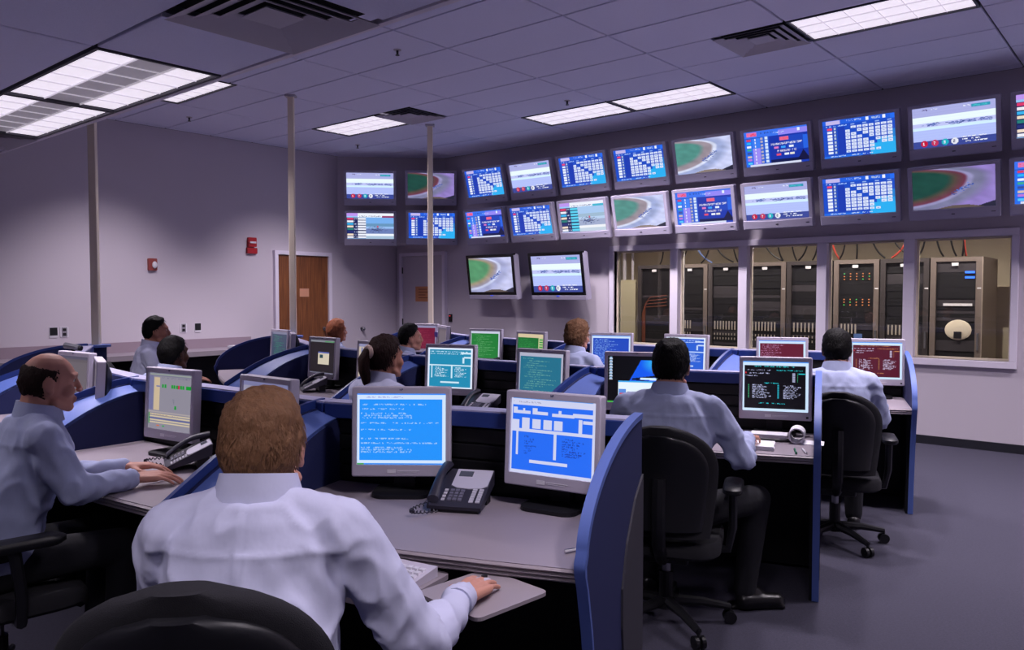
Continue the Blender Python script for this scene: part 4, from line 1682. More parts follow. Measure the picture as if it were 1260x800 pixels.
for k in range(8):
    x0, x1 = RX_[k] + 0.008, RX_[k + 1] - 0.008
    wd = x1 - x0
    lab = ['server rack with orange cables behind the leftmost window', 'server rack in the second window, left one', 'server rack in the second window, right one',
           'server rack in the third window, left one', 'server rack in the third window, right one', 'server rack with many small lights in the fourth window',
           'server rack in the fourth window, right one', 'server rack with a blue display in the rightmost window'][k]
    t = thing('server_rack', lab, 'server rack', (x0, RY, 0), 0, 'server racks behind the windows')
    MB().box(0.0, wd, 0.02, 0.9, 0.0, RH).build('cabinet', M_RACKD, t)
    fr = MB()
    fr.box(0, 0.06, -0.02, 0.02, 0, RH)
    fr.box(wd - 0.06, wd, -0.02, 0.02, 0, RH)
    fr.box(0.06, wd - 0.06, -0.02, 0.02, RH - 0.05, RH)
    fr.box(0.06, wd - 0.06, -0.02, 0.02, 0, 0.05)
    fr.build('door_frame', M_POST if k % 2 else M_RACK, t)
    if k == 7:
        MB().box(wd, wd + 0.012, -0.02, 0.9, 0, RH).build('side_panel', mat('rack_side', (150, 136, 128), 0.5), t)
    MB().box(wd * .42, wd * .42 + 0.07, -0.024, -0.02, RH - 0.10, RH - 0.065).build('name_plate', M_WHITE, t)
    MB().box(wd - 0.04, wd - 0.02, -0.035, -0.02, 0.85, 1.05).build('handle', M_METAL, t)
    MB().box(wd - 0.045, wd - 0.005, -0.022, -0.02, 1.56, 1.575).build('latch_plate', M_WHITE, t)
    rr = random.Random(20 + k)
    z = 0.08
    while z < RH - 0.14:
        hgt = rr.choice([0.044, 0.044, 0.088, 0.132])
        MB().box(0.065, wd - 0.065, 0.0 + rr.random() * 0.012, 0.02, z + 0.002, z + hgt - 0.002).build('rack_unit', rr.choice([M_RACKD, M_RACKD, M_RACKM]), t)
        z += hgt
    if k in (2, 3, 4, 1, 5, 6):
        dr = MB()
        for c in range(8 if k in (2, 3, 4) else 5):
            x = 0.09 + c * (wd - 0.2) / 8
            dr.box(x, x + 0.018, -0.006, 0.0, 1.0, 1.12)
            for q2 in range(2):
                dr.box(x, x + 0.012, -0.006, 0.0, 0.86 + q2 * 0.06, 0.89 + q2 * 0.06)
        dr.build('drive_bays', mat('drive_face', (170, 160, 150), 0.5), t)
    if k == 5:
        for r in range(6):
            for c in range(5):
                zz = 1.75 - r * 0.035 - (0.22 if r > 2 else 0)
                col = (80, 220, 110) if (r + c) % 5 == 0 else (250, 150, 90)
                MB().box(0.12 + c * 0.075, 0.133 + c * 0.075, -0.006, 0.0, zz, zz + 0.012).build('status_light', mat('led_%s' % ('g' if col[1] > 200 else 'o'), (60, 40, 30), 0.4, emit=col, estr=1.2), t)
        MB().box(0.26, 0.36, -0.03, -0.022, 0.93, 1.0).build('blue_label', mat('label_blue', (90, 120, 180), 0.5), t)
    if k == 7:
        for q2 in range(2):
            MB().box(0.36, 0.46, -0.008, 0.0, RH - 0.19 - q2 * 0.06, RH - 0.165 - q2 * 0.06).build('blue_display', mat('disp_blue', (40, 90, 230), 0.4, emit=(60, 120, 255), estr=1.3), t)
        MB().box(0.14, 0.44, -0.01, 0.0, 1.36, 1.39).build('shelf_tray', M_WHITE, t)
        op = MB()
        op.ell((0.3, -0.004, 1.08), (0.14, 0.012, 0.12))
        op.build('lit_opening', mat('opening_cream', (222, 210, 190), 0.7), t, smooth=True)
        MB().box(0.26, 0.34, -0.03, -0.016, 0.98, 1.06).build('small_unit', M_DARK, t)
    if k == 0:
        oc = MB()
        for q2 in range(4):
            oc.tube([(0.08 + q2 * 0.016, -0.012, 0.3), (0.08 + q2 * 0.016, -0.014, 1.2 + .05 * q2), (0.12 + q2 * 0.03, -0.016, 1.3 + 0.05 * q2), (wd - 0.1, -0.014, 1.33 + 0.05 * q2)], 0.0035, 6)
        oc.build('orange_cables', mat('cable_orange', (150, 84, 58), 0.6), t, smooth=True)
# pale electrical cabinet left of the racks
ec = thing('electrical_cabinet', 'pale electrical cabinet behind the leftmost window', 'cabinet', (-6.95, 10.6, 0))
MB().box(0, 0.52, 0, 0.4, 0.2, 1.72).build('cabinet_body', mat('cab_cream', (196, 188, 160), 0.6), ec)
MB().box(0.03, 0.49, -0.015, 0, 0.25, 1.68).build('cabinet_door', mat('cab_cream2', (204, 196, 168), 0.6), ec)
MB().box(0.06, 0.08, -0.035, -0.015, 0.95, 1.1).build('handle', M_DARK, ec)
MB().cyl((0.15, 0.2, 1.72), (0.15, 0.2, 2.9), 0.03, seg=10).build('conduit', M_STEEL, ec)
MB().cyl((0.3, 0.2, 1.72), (0.3, 0.2, 2.9), 0.02, seg=10).build('conduit', M_STEEL, ec)
# cable tray and drooping cables
tr = thing('cable_tray', 'overhead cable tray above the server racks', 'cable tray', (0, RY + 0.15, 2.2))
for y in (0, 0.3):
    MB().box(-6.9, -1.2, y - 0.015, y + 0.015, 0, 0.05).build('side_rail', M_RACK, tr)
for k in range(24):
    MB().box(-6.85 + k * 0.24, -6.82 + k * 0.24, 0.015, 0.285, 0.0, 0.02).build('rung', M_RACK, tr)
MB().box(-6.9, -1.2, 0.05, 0.25, 0.02, 0.05).build('cable_bundle', M_DARK, tr)
ncab = {}
for k in range(26):
    rr = random.Random(50 + k)
    x = -5.9 + k * 0.175 + rr.uniform(-.05, .05)
    x = min(x, -1.95)
    e = min(x + rr.uniform(-0.25, 0.25), -1.8)
    z1 = RH + 0.02
    cbm = MB()
    pts = []
    for i in range(9):
        u = i / 8
        pts.append((x + (e - x) * u ** 1.5, RY - 0.02 + 0.12 * u + 0.05, 2.22 + (z1 - 2.22) * u - 0.03 * math.sin(PI * u)))
    cbm.tube(pts, 0.011, 6)
    mc = (M_DARK, M_DARK, M_DARK, mat('cable_blue', (96, 116, 170), 0.6), mat('cable_red', (190, 70, 60), 0.6))[k % 5 if rr.random() < .5 else 0]
    co = cbm.build('hanging_cable', mc, smooth=True)
    cname = 'dark' if mc is M_DARK else 'blue' if mc is MATS.get('cable_blue') else 'red'
    wi = sum(x * YB / RY > e_ for e_ in MUL)
    ncab[(cname, wi)] = ncab.get((cname, wi), 0) + 1
    tag(co, '%s %s cable drooping to the racks behind the %s window from the left' % (('first', 'second', 'third', 'fourth', 'fifth', 'sixth', 'seventh', 'eighth')[ncab[(cname, wi)] - 1], cname, ('first', 'second', 'third', 'fourth', 'fifth')[wi]), 'cable', 'cables above the server racks')
for x in (-5.6, -3.4, -1.6):
    t = thing('server_room_light', 'warm tube light inside the server room, %s' % ('left one', 'middle one', 'right one')[(-5.6, -3.4, -1.6).index(x)], 'ceiling light', (x, 9.5, 2.94))
    MB().box(-0.6, 0.6, -0.08, 0.08, -0.05, 0.0).build('housing', M_WHITE, t)
    MB().box(-0.57, 0.57, -0.06, 0.06, -0.056, -0.05).build('diffuser', mat('warm_diffuser', (240, 230, 210), 0.5, emit=(255, 240, 214), estr=2.0), t)
    ld = bpy.data.lights.new('tube_light', 'SPOT')
    ld.energy = SERVER_POWER * 4
    ld.color = (1.0, 0.90, 0.78)
    ld.spot_size = math.radians(165)
    ld.spot_blend = 0.5
    ld.shadow_soft_size = 0.0
    lo = bpy.data.objects.new('tube_light', ld)
    COL.objects.link(lo)
    lo.parent = t
    lo.location = (0, 0, -0.07)

# ================================================================== CHAIRS
chair_proto = []


def make_chair():
    t = thing('office_chair', 'x', 'chair', (0, 0, 0), 0, 'black office chairs')
    # local +y is the way the sitter faces
    seat = MB()
    rs = []
    for z, k in ((0.355, 0.93), (0.37, 1.0), (0.41, 1.0), (0.43, 0.95), (0.437, 0.8)):
        rs.append([(p[0] * k, p[1] * k + 0.03, z - 0.02 * (p[1] > 0.2)) for p in rrect(0.49, 0.47, 0.11, 5)])
    seat.rings(rs)
    seat.build('seat', M_CHAIR, t, smooth=True)
    bk_ = MB()
    nz, nx = 27, 13
    fr, bkf = [], []
    for i in range(nz):
        u = i / (nz - 1)
        z = 0.46 + 0.48 * u
        wv = 0.245 * (1 - 0.16 * (1 - u) ** 2) * (1 if u < 0.55 else math.sqrt(max(0.0, 1 - ((u - 0.55) / 0.458) ** 2.4)))
        yb = -0.21 - 0.05 * u + 0.03 * math.sin(u * PI)
        ra = []
        for k in range(24):
            a = 2 * PI * k / 24
            cx, cy = math.cos(a), math.sin(a)
            x = wv * (abs(cx) ** 0.7) * (1 if cx > 0 else -1)
            y = yb + 0.034 * (abs(cy) ** 0.8) * (1 if cy > 0 else -1) + 0.05 * (x / 0.25) ** 2
            ra.append((x, y, z))
        fr.append(ra)
    bk_.rings(fr)
    bk_.build('backrest', M_CHAIR, t, smooth=True)
    sl = MB()
    rs = []
    for ring in fr:
        zz = 0.70 + (ring[0][2] - 0.70) * 0.86
        rs.append([(p[0] * 0.86, p[1] - 0.022, zz) for p in ring])
    sl.rings(rs)
    sl.build('back_shell', M_CHAIRP, t, smooth=True)
    sp = MB()
    sp.tube([(0, -0.27, 0.72), (0, -0.29, 0.6), (0, -0.27, 0.44), (0, -0.16, 0.345), (0, -0.02, 0.33)], 0.03, 8)
    sp.build('back_support', M_CHAIRP, t, smooth=True)
    MB().box(-0.11, 0.11, -0.12, 0.12, 0.31, 0.36).build('mechanism', M_CHAIRP, t, bevel=0.01)
    for s in (-1, 1):
        ar = MB()
        ar.tube([(s * 0.16, 0.02, 0.35), (s * 0.27, 0.02, 0.36), (s * 0.29, 0.02, 0.46), (s * 0.29, 0.0, 0.63)], 0.02, 8)
        ar.build('arm_post', M_CHAIRP, t, smooth=True)
        pd = MB()
        rs = []
        for z, k in ((0.625, 0.85), (0.635, 1.0), (0.65, 1.0), (0.66, 0.85)):
            rs.append([(s * 0.29 + p[0] * k, p[1] * k + 0.03, z) for p in rrect(0.085, 0.26, 0.04, 4)])
        pd.rings(rs)
        pd.build('arm_pad', M_CHAIRP, t, smooth=True)
    MB().cyl((0, 0, 0.10), (0, 0, 0.24), 0.032, seg=14).build('column_cover', M_CHAIRP, t)
    MB().cyl((0, 0, 0.24), (0, 0, 0.33), 0.02, seg=12).build('gas_lift', M_METAL, t)
    MB().cyl((0, 0, 0.075), (0, 0, 0.125), 0.05, 0.04, seg=14).build('hub', M_CHAIRP, t)
    for k in range(5):
        a = 2 * PI * k / 5 + 0.3
        c, s = math.cos(a), math.sin(a)
        lg = MB()
        lg.tube([(0.03 * c, 0.03 * s, 0.105), (0.16 * c, 0.16 * s, 0.098), (0.29 * c, 0.29 * s, 0.075)], 0.02, 8, [0.026, 0.021, 0.015])
        lo = lg.build('base_leg', M_CHAIRP, t, smooth=True)
        w_ = MB()
        for q in (-1, 1):
            ox, oy = -s * 0.016 * q, c * 0.016 * q
            w_.cyl((0.29 * c + ox * .4, 0.29 * s + oy * .4, 0.029), (0.29 * c + ox * 1.5, 0.29 * s + oy * 1.5, 0.029), 0.028, seg=14)
        w_.cyl((0.29 * c, 0.29 * s, 0.03), (0.29 * c, 0.29 * s, 0.085), 0.008, seg=8)
        w_.build('caster', M_CHAIRP, lo)
    return t


def chair(label, x, y, ang, zs=1.0):
    if not chair_proto:
        chair_proto.append(make_chair())
        t = chair_proto[0]
    else:
        t = copy_tree(chair_proto[0])
    t['label'] = label
    t.location = (x, y, 0)
    t.rotation_euler = (0, 0, ang)
    t.scale = (1, 1, zs)


# ================================================================== PEOPLE
def remesh(mb, voxel, smooth=4, fac=0.5):
    me = mb.mesh('tmp')
    o = bpy.data.objects.new('tmp', me)
    COL.objects.link(o)
    m = o.modifiers.new('r', 'REMESH')
    m.mode = 'VOXEL'
    m.voxel_size = voxel
    if smooth:
        s = o.modifiers.new('s', 'SMOOTH')
        s.iterations = smooth
        s.factor = fac
    dg = bpy.context.evaluated_depsgraph_get()
    out = bpy.data.meshes.new_from_object(o.evaluated_get(dg), depsgraph=dg)
    bpy.data.objects.remove(o, do_unlink=True)
    bpy.data.meshes.remove(me)
    for p in out.polygons:
        p.use_smooth = True
    return out


def smin_step(a, b, x):
    t = max(0.0, min(1.0, (x - a) / (b - a)))
    return t * t * (3 - 2 * t)


def hand_mesh(mb, W, D, U, side, curl=0.5, spread=0.07, s=1.0):
    """palm, four fingers and a thumb; D the way the fingers point, U the back of the hand, side +1 for the right hand"""
    D = Vector(D).normalized()
    U = Vector(U)
    U = (U - D * U.dot(D)).normalized()
    R = D.cross(U)           # to the right looking along D with U up
    Th = -R * side           # thumb side
    W = Vector(W)
    K = [(0.030, 0.083, .0088, 0.074), (0.010, 0.088, .0092, 0.083), (-0.011, 0.084, .0088, 0.077), (-0.031, 0.074, .0078, 0.060)]
    # palm as overlapping capsules from the wrist to each knuckle
    for off, kl, r, fl in K:
        kp = W + D * (kl * s) + Th * (off * s)
        mb.capsule(W + Th * (off * 0.55 * s), kp, 0.0165 * s, 0.0125 * s, 8, 2)
        ang = spread * off / 0.03
        fd = (D * math.cos(ang) + Th * math.sin(ang)).normalized()
        p = kp + U * 0.002
        bend = 0.25 * curl
        for q, part in enumerate((0.46, 0.31, 0.23)):
            bend += (0.28, 0.55, 0.4)[q] * curl
            dd = (fd * math.cos(bend) - U * math.sin(bend)).normalized()
            e = p + dd * (fl * part * s)
            mb.capsule(p, e, r * s * (1 - 0.06 * q), r * s * (0.94 - 0.08 * q), 8, 2)
            p = e
    t0 = W + D * (0.022 * s) + Th * (0.024 * s) - U * 0.004
    t1 = t0 + (D * 0.62 + Th * 0.72 - U * 0.25).normalized() * (0.045 * s)
    t2 = t1 + (D * 0.85 + Th * 0.30 - U * 0.25).normalized() * (0.032 * s)
    t3 = t2 + (D * 0.95 + Th * 0.05 - U * 0.25).normalized() * (0.024 * s)
    mb.capsule(W + D * 0.01, t0, 0.018 * s, 0.014 * s, 8, 2)
    mb.capsule(t0, t1, 0.0145 * s, 0.0115 * s, 8, 2)
    mb.capsule(t1, t2, 0.0108 * s, 0.0098 * s, 8, 2)
    mb.capsule(t2, t3, 0.0098 * s, 0.0082 * s, 8, 2)


def person(label, xy, face, top, skin, hair, hair_col, shirt=None, head_yaw=0.0, head_pitch=0.0, lean=0.06, wide=1.0, hands=None, elbows=None,
           voxel=0.008, clothes_voxel=0.011, hair_kind='short', strands=500, seat=0.5, curl=0.5, hand_dir=None, hair_noise=0.006, nk=0.0, right_leg=None):
    """seated person; xy = centre of the head seen from above, face = angle of the way the body faces, top = height of the head's top"""
    shirt = shirt or M_SHIRT
    t = thing('person', label, 'person')
    F = Vector((math.cos(face), math.sin(face), 0))
    hx = 0.075 + lean * 1.1          # head is ahead of the hips
    org = Vector((xy[0], xy[1], 0)) - F * hx
    t.location = org
    t.rotation_euler = (0, 0, face - PI / 2)
    inv = (T(*org) @ RZ(face - PI / 2)).inverted()
    zc = top - 0.105                  # cranium centre
    HC = Vector((0, hx, zc))
    neck = Vector((0, hx - 0.045, zc - 0.108 + nk))
    sz = zc - 0.155 + nk                   # shoulder height
    chest = Vector((0, hx - 0.06, sz - 0.10))
    waist = Vector((0, 0.01 + lean * .25, seat + 0.17))
    hip = Vector((0, 0, seat + 0.03))
    sh = [Vector((s * 0.172 * wide, hx - 0.062, sz - 0.045)) for s in (-1, 1)]
    el, hn = [], []
    for i, s in enumerate((-1, 1)):
        e = Vector((s * (0.245 * wide), hx + 0.05, sz - 0.275)) if not elbows or elbows[i] is None else inv @ Vector(elbows[i])
        h = Vector((s * 0.12, hx + 0.27, ZD + 0.035)) if not hands or hands[i] is None else inv @ Vector(hands[i])
        el.append(e)
        hn.append(h)
    kn_ = [Vector((s * 0.125, 0.43, seat + 0.02)) for s in (-1, 1)]
    an = [Vector((s * 0.125, 0.40, 0.10)) for s in (-1, 1)]
    toe = [Vector((s * 0.14, 0.55, 0.035)) for s in (-1, 1)]
    if right_leg:
        kn_[1], an[1], toe[1] = [inv @ Vector(p) for p in right_leg]
    MH = T(*HC) @ Matrix.Rotation(head_yaw, 4, 'Z') @ Matrix.Rotation(head_pitch, 4, 'X')

    def hp(x, y, z):
        return MH @ Vector((x, y, z))
    MH3 = MH.to_3x3()
    # ---------------- body: one continuous skin surface
    b = MB()
    b.ell(hp(0, -0.006, 0), (0.0755, 0.094, 0.100), MH3, 18, 12)
    b.ell(hp(0, 0.036, 0.008), (0.064, 0.052, 0.068), MH3)
    b.ell(hp(0, 0.030, -0.066), (0.056, 0.060, 0.056), MH3)
    b.ell(hp(0, 0.070, -0.102), (0.027, 0.022, 0.020), MH3)
    b.capsule(hp(0, 0.088, 0.006), hp(0, 0.107, -0.034), 0.0085, 0.0115, 8)
    for s in (-1, 1):
        b.capsule(hp(0, 0.086, 0.022), hp(s * 0.048, 0.070, 0.020), 0.012, 0.010, 8)
        b.ell(hp(s * 0.040, 0.058, -0.038), (0.026, 0.028, 0.026), MH3)
        b.ell(hp(s * 0.014, 0.102, -0.038), (0.009, 0.010, 0.008), MH3)
        b.capsule(hp(s * 0.055, 0.02, -0.085), hp(s * 0.02, 0.07, -0.105), 0.018, 0.016, 8)
        # ear: rim and lobe
        b.ell(hp(s * 0.079, -0.012, -0.016), (0.010, 0.019, 0.029), MH3)
        b.ell(hp(s * 0.077, -0.002, -0.043), (0.009, 0.011, 0.012), MH3)
    b.capsule(hp(-0.018, 0.090, -0.068), hp(0.018, 0.090, -0.068), 0.008, 0.008, 8)
    b.capsule(hp(-0.014, 0.088, -0.077), hp(0.014, 0.088, -0.077), 0.008, 0.008, 8)
    b.capsule(hp(0, -0.03, -0.05), neck, 0.056, 0.060, 12)
    b.capsule(neck, chest + Vector((0, 0.01, 0.05)), 0.058, 0.07, 12)
    b.capsule(chest, waist, 0.105, 0.095, 12)
    b.capsule(waist, hip, 0.095, 0.105, 12)
    for i, s in enumerate((-1, 1)):
        b.capsule(chest + Vector((0, 0, 0.06)), sh[i], 0.075, 0.05, 10)
        b.capsule(sh[i], el[i], 0.046, 0.036, 10)
        b.capsule(el[i], hn[i], 0.037, 0.025, 10)
        fd = (hn[i] - el[i])
        D = Vector((fd.x * 0.7, fd.y, -0.0)).normalized() if not hand_dir or hand_dir[i] is None else (inv.to_3x3() @ Vector(hand_dir[i]))
        hand_mesh(b, hn[i], D, (0.12 * s, 0, 1), s, curl, 0.09, 1.08)
        b.capsule(hip + Vector((s * 0.07, 0, -0.01)), kn_[i], 0.075, 0.052, 10)
        b.capsule(kn_[i], an[i], 0.050, 0.035, 10)
        b.capsule(an[i], an[i] + Vector((0, 0, -0.05)), 0.033, 0.03, 8)
        b.capsule(an[i] + Vector((0, 0, -0.055)), toe[i], 0.03, 0.024, 8)
    me = remesh(b, voxel, 3, 0.5)
    link('body', me, skin, t)
    # ---------------- shirt
    c = MB()
    rs = []
    ax = [(hip + Vector((0, 0, -0.02)), 0.168, 0.128), (hip.lerp(waist, 0.5), 0.170, 0.135), (waist, 0.168, 0.130), (waist.lerp(chest, 0.5), 0.178, 0.128),
          (chest, 0.186, 0.122), (chest + Vector((0, -0.002, 0.045)), 0.176, 0.108), (chest + Vector((0, -0.004, 0.09)), 0.138, 0.092), (neck + Vector((0, -0.010, -0.022)), 0.088, 0.080)]
    for p, rx, ry in ax:
        rs.append([(p.x + rx * wide * math.copysign(abs(math.cos(a)) ** 0.85, math.cos(a)), p.y + ry * (0.5 + 0.5 * wide) * math.copysign(abs(math.sin(a)) ** 0.9, math.sin(a)), p.z)
                   for a in [2 * PI * k / 24 for k in range(24)]])
    c.rings(rs)
    cuffs = []
    for i, s in enumerate((-1, 1)):
        c.capsule(neck + Vector((s * 0.035, -0.012, -0.045)), sh[i] + Vector((0, 0, 0.004)), 0.052, 0.058, 12)
        c.capsule(sh[i] + Vector((0, 0, 0.0)), sh[i].lerp(el[i], 0.5), 0.066, 0.064, 12)
        c.capsule(sh[i].lerp(el[i], 0.5), el[i], 0.062, 0.055, 12)
        wr = el[i].lerp(hn[i], 0.93)
        c.capsule(el[i], wr, 0.054, 0.036, 12)
        cuffs.append((wr, (hn[i] - el[i]).normalized()))
    me = remesh(c, clothes_voxel, 5, 0.5)
    # cloth folds
    co = np.empty(len(me.vertices) * 3)
    me.vertices.foreach_get('co', co)
    co = co.reshape(-1, 3)
    no = np.empty(len(me.vertices) * 3)
    me.vertices.foreach_get('normal', no)
    no = no.reshape(-1, 3)
    off = Vector((xy[0] * 3.1, xy[1] * 1.7, 0))
    amp = np.zeros(len(co))
    for vi in range(len(co)):
        p = Vector(co[vi])
        q = Vector((p.x * 8 + p.z * 5 * (1 if p.x > 0 else -1), p.y * 8, p.z * 4.5 - abs(p.x) * 5)) + off
        v = mnoise.noise(q) * 0.6 + mnoise.noise(q * 2.3) * 0.35
        v = (1 - min(1.0, abs(v) * 2.6)) ** 1.4 * 1.5 - 0.45
        nearel = 0.0
        for i in (0, 1):
            nearel = max(nearel, math.exp(-((p - el[i]).length / 0.10) ** 2), 0.8 * math.exp(-((p - sh[i] - Vector((0, 0, -.09))).length / 0.10) ** 2))
        low = 0.7 * smin_step(chest.z, waist.z, p.z) if p.z > waist.z else 0.7
        pleat = 0.0
        if p.y < chest.y - 0.03 and abs(p.x) < 0.05 and p.z < sz - 0.06:
            pleat = 0.0035 * (math.exp(-((p.x - 0.014) / 0.007) ** 2) - math.exp(-((p.x + 0.016) / 0.007) ** 2))
        if p.y < chest.y and abs(p.x) < 0.2 * wide:
            pleat += 0.003 * math.exp(-((p.z - (sz - 0.065)) / 0.006) ** 2)
        amp[vi] = v * 0.0066 * (0.7 + 1.5 * nearel + low) + pleat
    co = co + no * amp[:, None]
    me.vertices.foreach_set('co', co.ravel())
    me.update()
    so_ = link('shirt', me, shirt, t)
    # collar, cuffs, back pleat
    cl_ = MB()
    rs = []
    nd = (hp(0, -0.03, -0.05) - neck).normalized()
    for k in range(21):
        a = PI / 2 + 0.22 + (2 * PI - 0.44) * k / 20
        cx, cy = math.cos(a), math.sin(a)
        cen = neck + Vector((0, 0.004, 0))
        lo = cen + Vector((cx * 0.086 * (0.6 + .4 * wide), cy * 0.078, -0.034 - 0.008 * cy))
        hi = cen + Vector((cx * 0.071, cy * 0.067 + 0.004, 0.018 - 0.016 * cy))
        lo2 = lo + Vector((cx * 0.010, cy * 0.010, -0.006))
        hi2 = hi + Vector((cx * 0.007, cy * 0.007, 0.003))
        rs.append([lo, hi, hi2, lo2])
    cl_.rings(rs)
    cl_.build('collar', shirt, so_, smooth=True)
    for wr, dd in cuffs:
        cf = MB()
        cf.cyl(wr - dd * 0.045, wr + dd * 0.012, 0.040, 0.037, 16)
        cf.build('cuff', shirt, so_, smooth=True)
    pl = MB()
    yb = chest.y - 0.122 * (0.5 + 0.5 * wide)
    # ---------------- trousers, belt, shoes
    tr_ = MB()
    tr_.ell(hip + Vector((0, 0.0, -0.03)), (0.172 * wide, 0.135 * (0.5 + .5 * wide), 0.105), None, 18, 10)
    for i, s in enumerate((-1, 1)):
        tr_.capsule(hip + Vector((s * 0.078, 0.0, -0.015)), kn_[i], 0.088, 0.068, 12)
        tr_.capsule(kn_[i], an[i] + Vector((0, -0.008, -0.015)), 0.067, 0.054, 12)
    link('trousers', remesh(tr_, 0.012, 4, 0.5), M_TROUS, t)
    bl = MB()
    A_ = [2 * PI * k / 24 for k in range(24)]
    zb = seat + 0.075
    bl.rings([[((0.176 * wide + g) * math.cos(a), (0.140 * (.5 + .5 * wide) + g) * math.sin(a), z) for a in A_] for g, z in ((0, zb - .016), (0.004, zb - .016), (0.004, zb + .016), (0, zb + .016), (0, zb - .016))], caps=False)
    bl.build('belt', M_SHOE, t, smooth=True)
    for i, s in enumerate((-1, 1)):
        shm = MB()
        shm.capsule(an[i] + Vector((0, -0.035, -0.055)), toe[i] + Vector((0, 0.0, 0.0)), 0.042, 0.036, 10)
        shm.capsule(an[i] + Vector((0, 0, 0.0)), an[i].lerp(toe[i], 0.35) + Vector((0, 0, -0.02)), 0.045, 0.044, 10)
        fv = (toe[i] - an[i])
        fa_ = math.atan2(fv.y, fv.x) - PI / 2
        fl_ = math.hypot(fv.x, fv.y)
        shm.box(-0.038, 0.038, -0.075, fl_ + 0.03, 0.002, 0.022, T(an[i].x, an[i].y, 0) @ RZ(fa_))
        link('shoe', remesh(shm, 0.008, 3, 0.5), M_SHOE, t)
    # ---------------- eyes
    for s in (-1, 1):
        MB().ell(hp(s * 0.030, 0.0695, 0.002), (0.012, 0.0125, 0.0095), MH3, 10, 7).build('eye', M_EYEW, t, smooth=True)
        MB().ell(hp(s * 0.030, 0.081, 0.002), (0.005, 0.0025, 0.005), MH3, 8, 5).build('iris', M_EYED, t, smooth=True)
    # ---------------- hair
    hm = mat('hair_' + hair, hair_col, 0.6, noise=0.45, nscale=90, bump=0.6, bscale=160, stretch=(1, 1, 0.35), spec=0.15)

    def field(x, y, z):
        f = -y * 1.0 + z * 0.95 + 0.14 + (0.30 * smin_step(0.2, 0.6, -y))
        f = min(f, (z + 0.78) * 2.2)
        if abs(x) > 0.75 and z < 0.05:
            f = min(f, (-y - 0.05) * 1.4)
        if hair_kind == 'bald':
            f = min(-y * 1.1 + z * 0.25 + 0.34, (0.50 - z - 0.12 * y) * 2.0, (z + 0.78) * 2.2)
            if abs(x) > 0.75 and z < 0.02:
                f = min(f, (-y - 0.08) * 1.4)
        if hair_kind == 'long':
            f = max(f, min(-y + 0.35 + z * .3, 1.0))
        return f
    h = MB()
    nu, nv = (64, 40) if strands > 800 else (44, 28)
    th0 = {'short': 0.013, 'bald': 0.004, 'long': 0.026, 'spiky': 0.022, 'pony': 0.014, 'afro': 0.020}[hair_kind]
    RXh = (0.0755, 0.094, 0.100)
    verts = []
    for i in range(nv):
        tt = -PI / 2 + PI * (i + 0.3) / (nv - 0.4)
        for k in range(nu):
            a = 2 * PI * k / nu
            x, y, z = math.cos(tt) * math.cos(a), math.cos(tt) * math.sin(a), math.sin(tt)
            f = field(x, y, z)
            g = smin_step(-0.05, 0.38, f)
            nn = mnoise.noise(Vector((x * 4, y * 4, z * 4)) + off) * hair_noise + mnoise.noise(Vector((x * 11, y * 11, z * 11)) + off) * hair_noise * 0.7
            th = -0.008 + (th0 + 0.008 + (0.010 if z > 0.3 and hair_kind in ('short', 'spiky', 'pony') else 0.0) * smin_step(.3, .8, z)) * g + nn * g
            n_ = Vector((x / RXh[0], y / RXh[1], z / RXh[2])).normalized()
            p = Vector((x * RXh[0], y * RXh[1] - 0.006, z * RXh[2])) + n_ * th
            verts.append(MH @ p)
    h.rings([verts[i * nu:(i + 1) * nu] for i in range(nv)])
    if hair_kind == 'pony':
        h.tube([hp(0, -0.095, 0.03), hp(-0.004, -0.125, 0.028), hp(-0.008, -0.142, -0.01), hp(-0.006, -0.142, -0.07), hp(0, -0.128, -0.135), hp(0.004, -0.118, -0.18)], 0.03, 12,
               [0.026, 0.026, 0.033, 0.031, 0.024, 0.006])
    if hair_kind == 'long':
        h.ell(hp(0, -0.045, -0.075), (0.082, 0.065, 0.085), MH3)
        h.ell(hp(0, -0.02, 0.02), (0.092, 0.100, 0.096), MH3)
        for s in (-1, 1):
            h.ell(hp(s * 0.068, -0.01, -0.05), (0.026, 0.05, 0.085), MH3)
    # short locks over the scalp
    rr = random.Random(int(abs(xy[0] * 1000)))
    made = 0
    while made < strands:
        z = rr.uniform(-0.7, 1)
        a = rr.uniform(0, 2 * PI)
        c_ = math.sqrt(1 - z * z)
        x, y = c_ * math.cos(a), c_ * math.sin(a)
        f = field(x, y, z)
        if f < 0.12:
            continue
        made += 1
        n_ = Vector((x / RXh[0], y / RXh[1], z / RXh[2])).normalized()
        p = Vector((x * RXh[0], y * RXh[1] - 0.006, z * RXh[2])) + n_ * (th0 * 0.75)
        # combed: away from the crown, downwards at the sides and back
        tg = Vector((x * 0.6 + rr.uniform(-.3, .3), (0.5 if y > 0 else -0.5) * abs(y) + 0.15 + rr.uniform(-.3, .3), -0.9 + rr.uniform(-.3, .3)))
        if hair_kind == 'spiky' and z > 0.2:
            tg = Vector((rr.uniform(-.6, .6), 0.4 + rr.uniform(-.5, .5), 0.9))
        tg = (tg - n_ * tg.dot(n_)).normalized()
        ln = rr.uniform(0.018, 0.03) if hair_kind != 'bald' else 0.008
        lift = (0.16 if hair_kind == 'short' else 0.9 if hair_kind == 'spiky' else 0.2)
        sd = n_.cross(tg) * 0.0022
        e = p + tg * ln * 0.6 + n_ * ln * lift * 0.55
        e2 = p + tg * ln + n_ * ln * lift * 0.5
        h.add([MH @ (p - sd), MH @ (p + sd), MH @ (e + sd * .8), MH @ (e - sd * .8), MH @ e2], [(0, 1, 2, 3), (3, 2, 4)])
    me = h.mesh('hair')
    for p in me.polygons:
        p.use_smooth = True
    ho = link('hair', me, hm, t)
